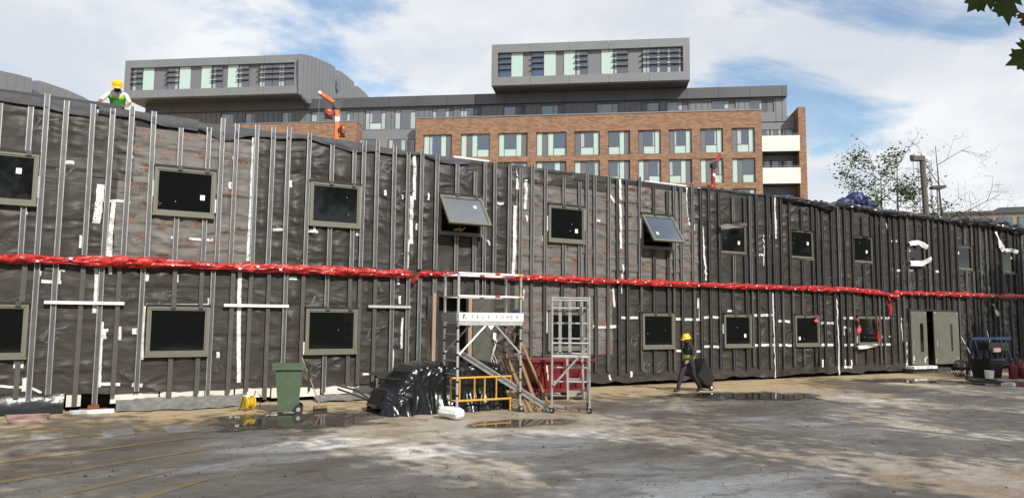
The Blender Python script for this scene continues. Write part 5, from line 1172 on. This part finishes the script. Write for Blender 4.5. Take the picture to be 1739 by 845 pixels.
# ================================================================== trees, mast and lamp behind the site
def branch(mb, p, d, L, r, lev, rng, spread=.6, droop=.0, nsub=3, tips=None, segs=4, mi=0):
    pts = [Vector(p)]; dd = Vector(d).normalized()
    for i in range(segs):
        dd = (dd+Vector((rng.uniform(-1, 1), rng.uniform(-1, 1), rng.uniform(-.6, .6)-droop))*.16).normalized(); pts.append(pts[-1]+dd*L/segs)
    mb.tube(pts, [r*(1-.65*i/segs) for i in range(segs+1)], 6 if lev > 1 else 4, mi)
    if tips is not None and lev <= 1: tips += pts[1:]
    if lev <= 0: return
    for k in range(nsub):
        t = rng.uniform(.3, 1); i = min(int(t*segs), segs-1); q = pts[i].lerp(pts[i+1], t*segs-i)
        a = rng.uniform(0, 6.28); v = dd.cross(Vector((math.cos(a), math.sin(a), .3))).normalized(); nd_ = (dd*(1-spread*.5)+v*spread).normalized()
        branch(mb, q, nd_, L*rng.uniform(.45, .7), r*.5, lev-1, rng, spread, droop, nsub, tips, segs)
def leaves(mb, tips, n, spread, size, rng, flat=.5):
    for k in range(n):
        c = rng.choice(tips)+Vector((rng.gauss(0, spread), rng.gauss(0, spread), rng.gauss(0, spread*.8)))
        u = Vector((rng.gauss(0, 1), rng.gauss(0, 1), rng.gauss(0, flat))).normalized(); v = u.cross(Vector((rng.gauss(0, 1), rng.gauss(0, 1), rng.gauss(0, 1)))).normalized(); s = size*rng.uniform(.6, 1.3)
        mb.add([c-u*s, c+v*s*.55, c+u*s, c-v*s*.55], [(0, 1, 2, 3)])
def tree(loc, label, h, r, lev, seed, nleaf=0, lsize=.1, lspread=.25, bark='bark', lm='leaf_far', lean=(0, 0), spread=.6, droop=0, nsub=3, name='tree', group=None, first=.35, limbs=7, reach=1):
    rng = random.Random(seed); T = thing(name, label, 'tree', tuple(loc), 0, group)
    top = Vector((lean[0], lean[1], h)); mb = MB(); pts = [Vector((0, 0, 0))]+[top*t+Vector((rng.uniform(-.1, .1), rng.uniform(-.1, .1), 0))*h*.05 for t in (.25, .5, .75, 1)]
    mb.tube(pts, [r, r*.8, r*.6, r*.4, r*.12], 8); mb.build('trunk', bark, T)
    mb = MB(); tips = []
    for k in range(limbs):
        t = first+(1-first)*k/limbs; i = min(int(t*4), 3); q = pts[i].lerp(pts[i+1], t*4-i); a = k*2.4+rng.uniform(-.4, .4)
        branch(mb, q, (math.cos(a), math.sin(a), .55), h*(1-t*.6)*.42*reach, r*.42*(1.05-t*.6), lev, rng, spread, droop, nsub, tips)
    mb.build('branches', bark, T)['kind'] = 'stuff'
    if nleaf: mb = MB(); leaves(mb, tips, nleaf, lspread, lsize, rng); mb.build('crown', lm, T)['kind'] = 'stuff'
    return T
def behind(px, dist): P = depthpt(px, 450, dist); P[2] = 0; return P
def ztop(px, py, dist): return depthpt(px, py, dist)[2]
tree(behind(1500, 46), 'small leafy tree showing over the roof by the blue bundles', ztop(1500, 284, 46), .14, 2, 4, 4600, .10, .28, lean=(.4, .2), nsub=4, limbs=10, first=.45)
tree(behind(1536, 48), 'thin bare young tree left of the broken mast', ztop(1525, 262, 48), .12, 2, 9, 130, .06, .3, lean=(-.5, 0), spread=.7, droop=.1, limbs=8, first=.5)
tree(behind(1611, 44), 'tall bare tree with drooping twigs right of the lamp', ztop(1595, 246, 44), .12, 3, 12, 160, .05, .3, lean=(-.7, 0), spread=.75, droop=.28, nsub=3, limbs=6, first=.45)
tree(behind(1652, 50), 'small bare sapling right of the tall bare tree', ztop(1652, 325, 50), .07, 2, 15, 60, .05, .3, spread=.6, limbs=6, first=.5)
tree(behind(1668, 52), 'smallest bare sapling at the far right above the low building', ztop(1668, 335, 52), .06, 2, 18, 40, .05, .3, spread=.6, limbs=6, first=.5)
P = behind(1573, 42); zt = ztop(1570, 262, 42); MS = thing('broken_mast', 'weathered thick wooden mast with machinery head and hanging wires', 'mast', tuple(P), -YAW)
mb = MB(); mb.tube([(.35, 0, 0), (.2, 0, zt*.5), (.02, 0, zt-.1)], [.2, .18, .15], 8); mb.build('pole', 'bark_pale', MS)
mb = MB(); mb.box(-.55, .12, -.18, .18, zt-.25, zt+.02); mb.box(-.62, -.45, -.12, .12, zt-.17, zt+.08); mb.build('head', 'bark_pale', MS)
mb = MB(); mb.lathe([(.0005, -.2), (.16, -.14), (.22, 0), (.15, .15), (.0005, .2)], 8, (.26, 0, zt-.16)); mb.box(0, .2, -.1, .1, zt+.03, zt+.18); mb.build('fitting', 'white_foam', MS)
mb = MB()
for k, x in enumerate((-.55, -.3, .35, .42, .5)): mb.tube([(x, -.1, zt-.2), (x+.05*math.sin(k), -.1, zt*.75), (x+.1, -.1, zt*.55)], .012, 4)
mb.build('wires', 'steel_dark', MS)['kind'] = 'stuff'
P = behind(1598, 43); zt = ztop(1598, 318, 43); LP = thing('street_lamp', 'grey street lamp with flat dark head behind the roof', 'street lamp', tuple(P), -YAW)
mb = MB(); mb.tube([(0, 0, 0), (0, 0, zt)], [.09, .06], 10); mb.build('pole', 'alu_dull', LP)
mb = MB(); mb.prism([(-.42, zt+.02), (-.30, zt-.04), (.30, zt-.02), (.42, zt+.06), (.38, zt+.17), (-.34, zt+.14)], -.2, .2); mb.build('lamp_head', 'steel_dark', LP)
hx, hz = 110, 10
V = [(-34+i*1.0+.5*float(vn(i*.9, j, 3)), -36+1.2*math.cos(j/(hz-1)*math.pi)*-1+.7*float(vn(i*1.3, j*1.1, 4)), (3.6+.9*float(vn(i*.6, 0, 5)))*math.sin(j/(hz-1)*math.pi)**.5) for i in range(hx) for j in range(hz)]
mb = MB(); mb.grid(V, hx, hz); tag(mb.build('reflection_hedge', 'leaf', smooth=False), 'tall dark green bank added behind the camera to darken the window reflections', 'reflection_hedge')  # unseen bank of greenery, added so the panes reflect something dark
# ================================================================== trees beside and behind the camera: their shade lies on the yard
TREES = [((7.6, -20.9, 0), 9.2, 31, 'maple tree beside the camera, its low branch hanging into the top right', 4200, .5), ((.8, -20.9, 0), 12, 33, 'broad tree just behind the camera shading the near left yard', 13000, 1), ((14.6, -21.4, 0), 12, 35, 'broad tree right of the camera shading the middle of the yard', 8500, 1.05)]
MAPLE = None; BIG = None
for loc, h, sd_, lab, nl, rc in TREES:
    T = tree(loc, lab, h, .24, 2, sd_, nl, .17, .50, lm='leaf', nsub=4, limbs=11, first=.62 if rc < 1 else .42, group='trees around the yard', reach=rc)
    if MAPLE is None: MAPLE = T
    BIG = T
for loc, rz_, sc__, lab in (((3.0, -31, 0), 1, 1.15, 'tall tree far behind the camera'), ((37.5, -11, 0), 2, .9, 'tree at the far right shading the end of the wall'), ((24, -23, 0), 3, 1.1, 'tree across the yard, nearest of the row facing the far wall'), ((33, -25, 0), 4, 1.2, 'tree across the yard, second in the row facing the far wall'), ((43, -23, 0), 5, 1.15, 'tree across the yard, third in the row facing the far wall'), ((54, -26, 0), .5, 1.3, 'tree across the yard, last in the row facing the far wall'), ((-9, -27, 0), 2.5, 1.2, 'tree left behind the camera')):
    c = BIG.copy(); col.objects.link(c); c.location = loc; c.rotation_euler = (0, 0, rz_); c.scale = (sc__,)*3; c['label'] = lab
    for ch in list(BIG.children):
        q = ch.copy(); col.objects.link(q); q.parent = c
def maple_leaf():
    half = [(0, -.02), (.04, -.06), (.20, -.22), (.24, -.12), (.44, -.20), (.38, -.04), (.54, .06), (.42, .10), (.46, .24), (.34, .22), (.24, .18), (.30, .36), (.36, .42), (.24, .48), (.22, .60), (.12, .56), (.0, .86)]
    v = [(x, y) for x, y in half]+[(-x, y) for x, y in reversed(half[1:-1])]
    return v
ML = maple_leaf()
def put_leaf(px, py, dist, size, ang, tilt_, m, bend=.3):
    c = depthpt(px, py, dist)-np.array(MAPLE.location); r = Vector(RT); u = Vector(UP); f = Vector(FWD)
    n = len(ML); vs = []
    for x, y in ML+[(0, .1)]:
        a = x*math.cos(ang)-y*math.sin(ang); b = x*math.sin(ang)+y*math.cos(ang)
        vs.append(Vector(c)+(r*a+u*b*math.cos(tilt_)+f*(b*math.sin(tilt_)+bend*abs(x)))*size)
    mb = MB(); mb.add(vs, [(i, (i+1) % n, n) for i in range(n)]); return mb.build('leaf', m, MAPLE)
put_leaf(1672, -10, 3.6, .18, R(135), .35, 'maple_green'); put_leaf(1692, -20, 3.65, .14, R(170), .6, 'maple_brown'); put_leaf(1708, -8, 3.5, .19, R(178), .2, 'maple_green', .2); put_leaf(1748, 28, 3.7, .11, R(160), .3, 'maple_brown'); put_leaf(1756, 92, 3.4, .18, R(112), .2, 'maple_green', .15)
mb = MB(); b0 = Vector((0, 0, 4.9)); e0 = Vector(depthpt(1690, -50, 3.6))-Vector(MAPLE.location); e1 = Vector(depthpt(1800, 20, 3.55))-Vector(MAPLE.location)
mid = b0.lerp(e0, .55)+Vector((.3, 0, .7)); mb.tube([b0, mid, e0], [.06, .035, .008], 6); mb.tube([mid, e1], [.02, .005], 5); mb.build('low_branch', 'bark', MAPLE)
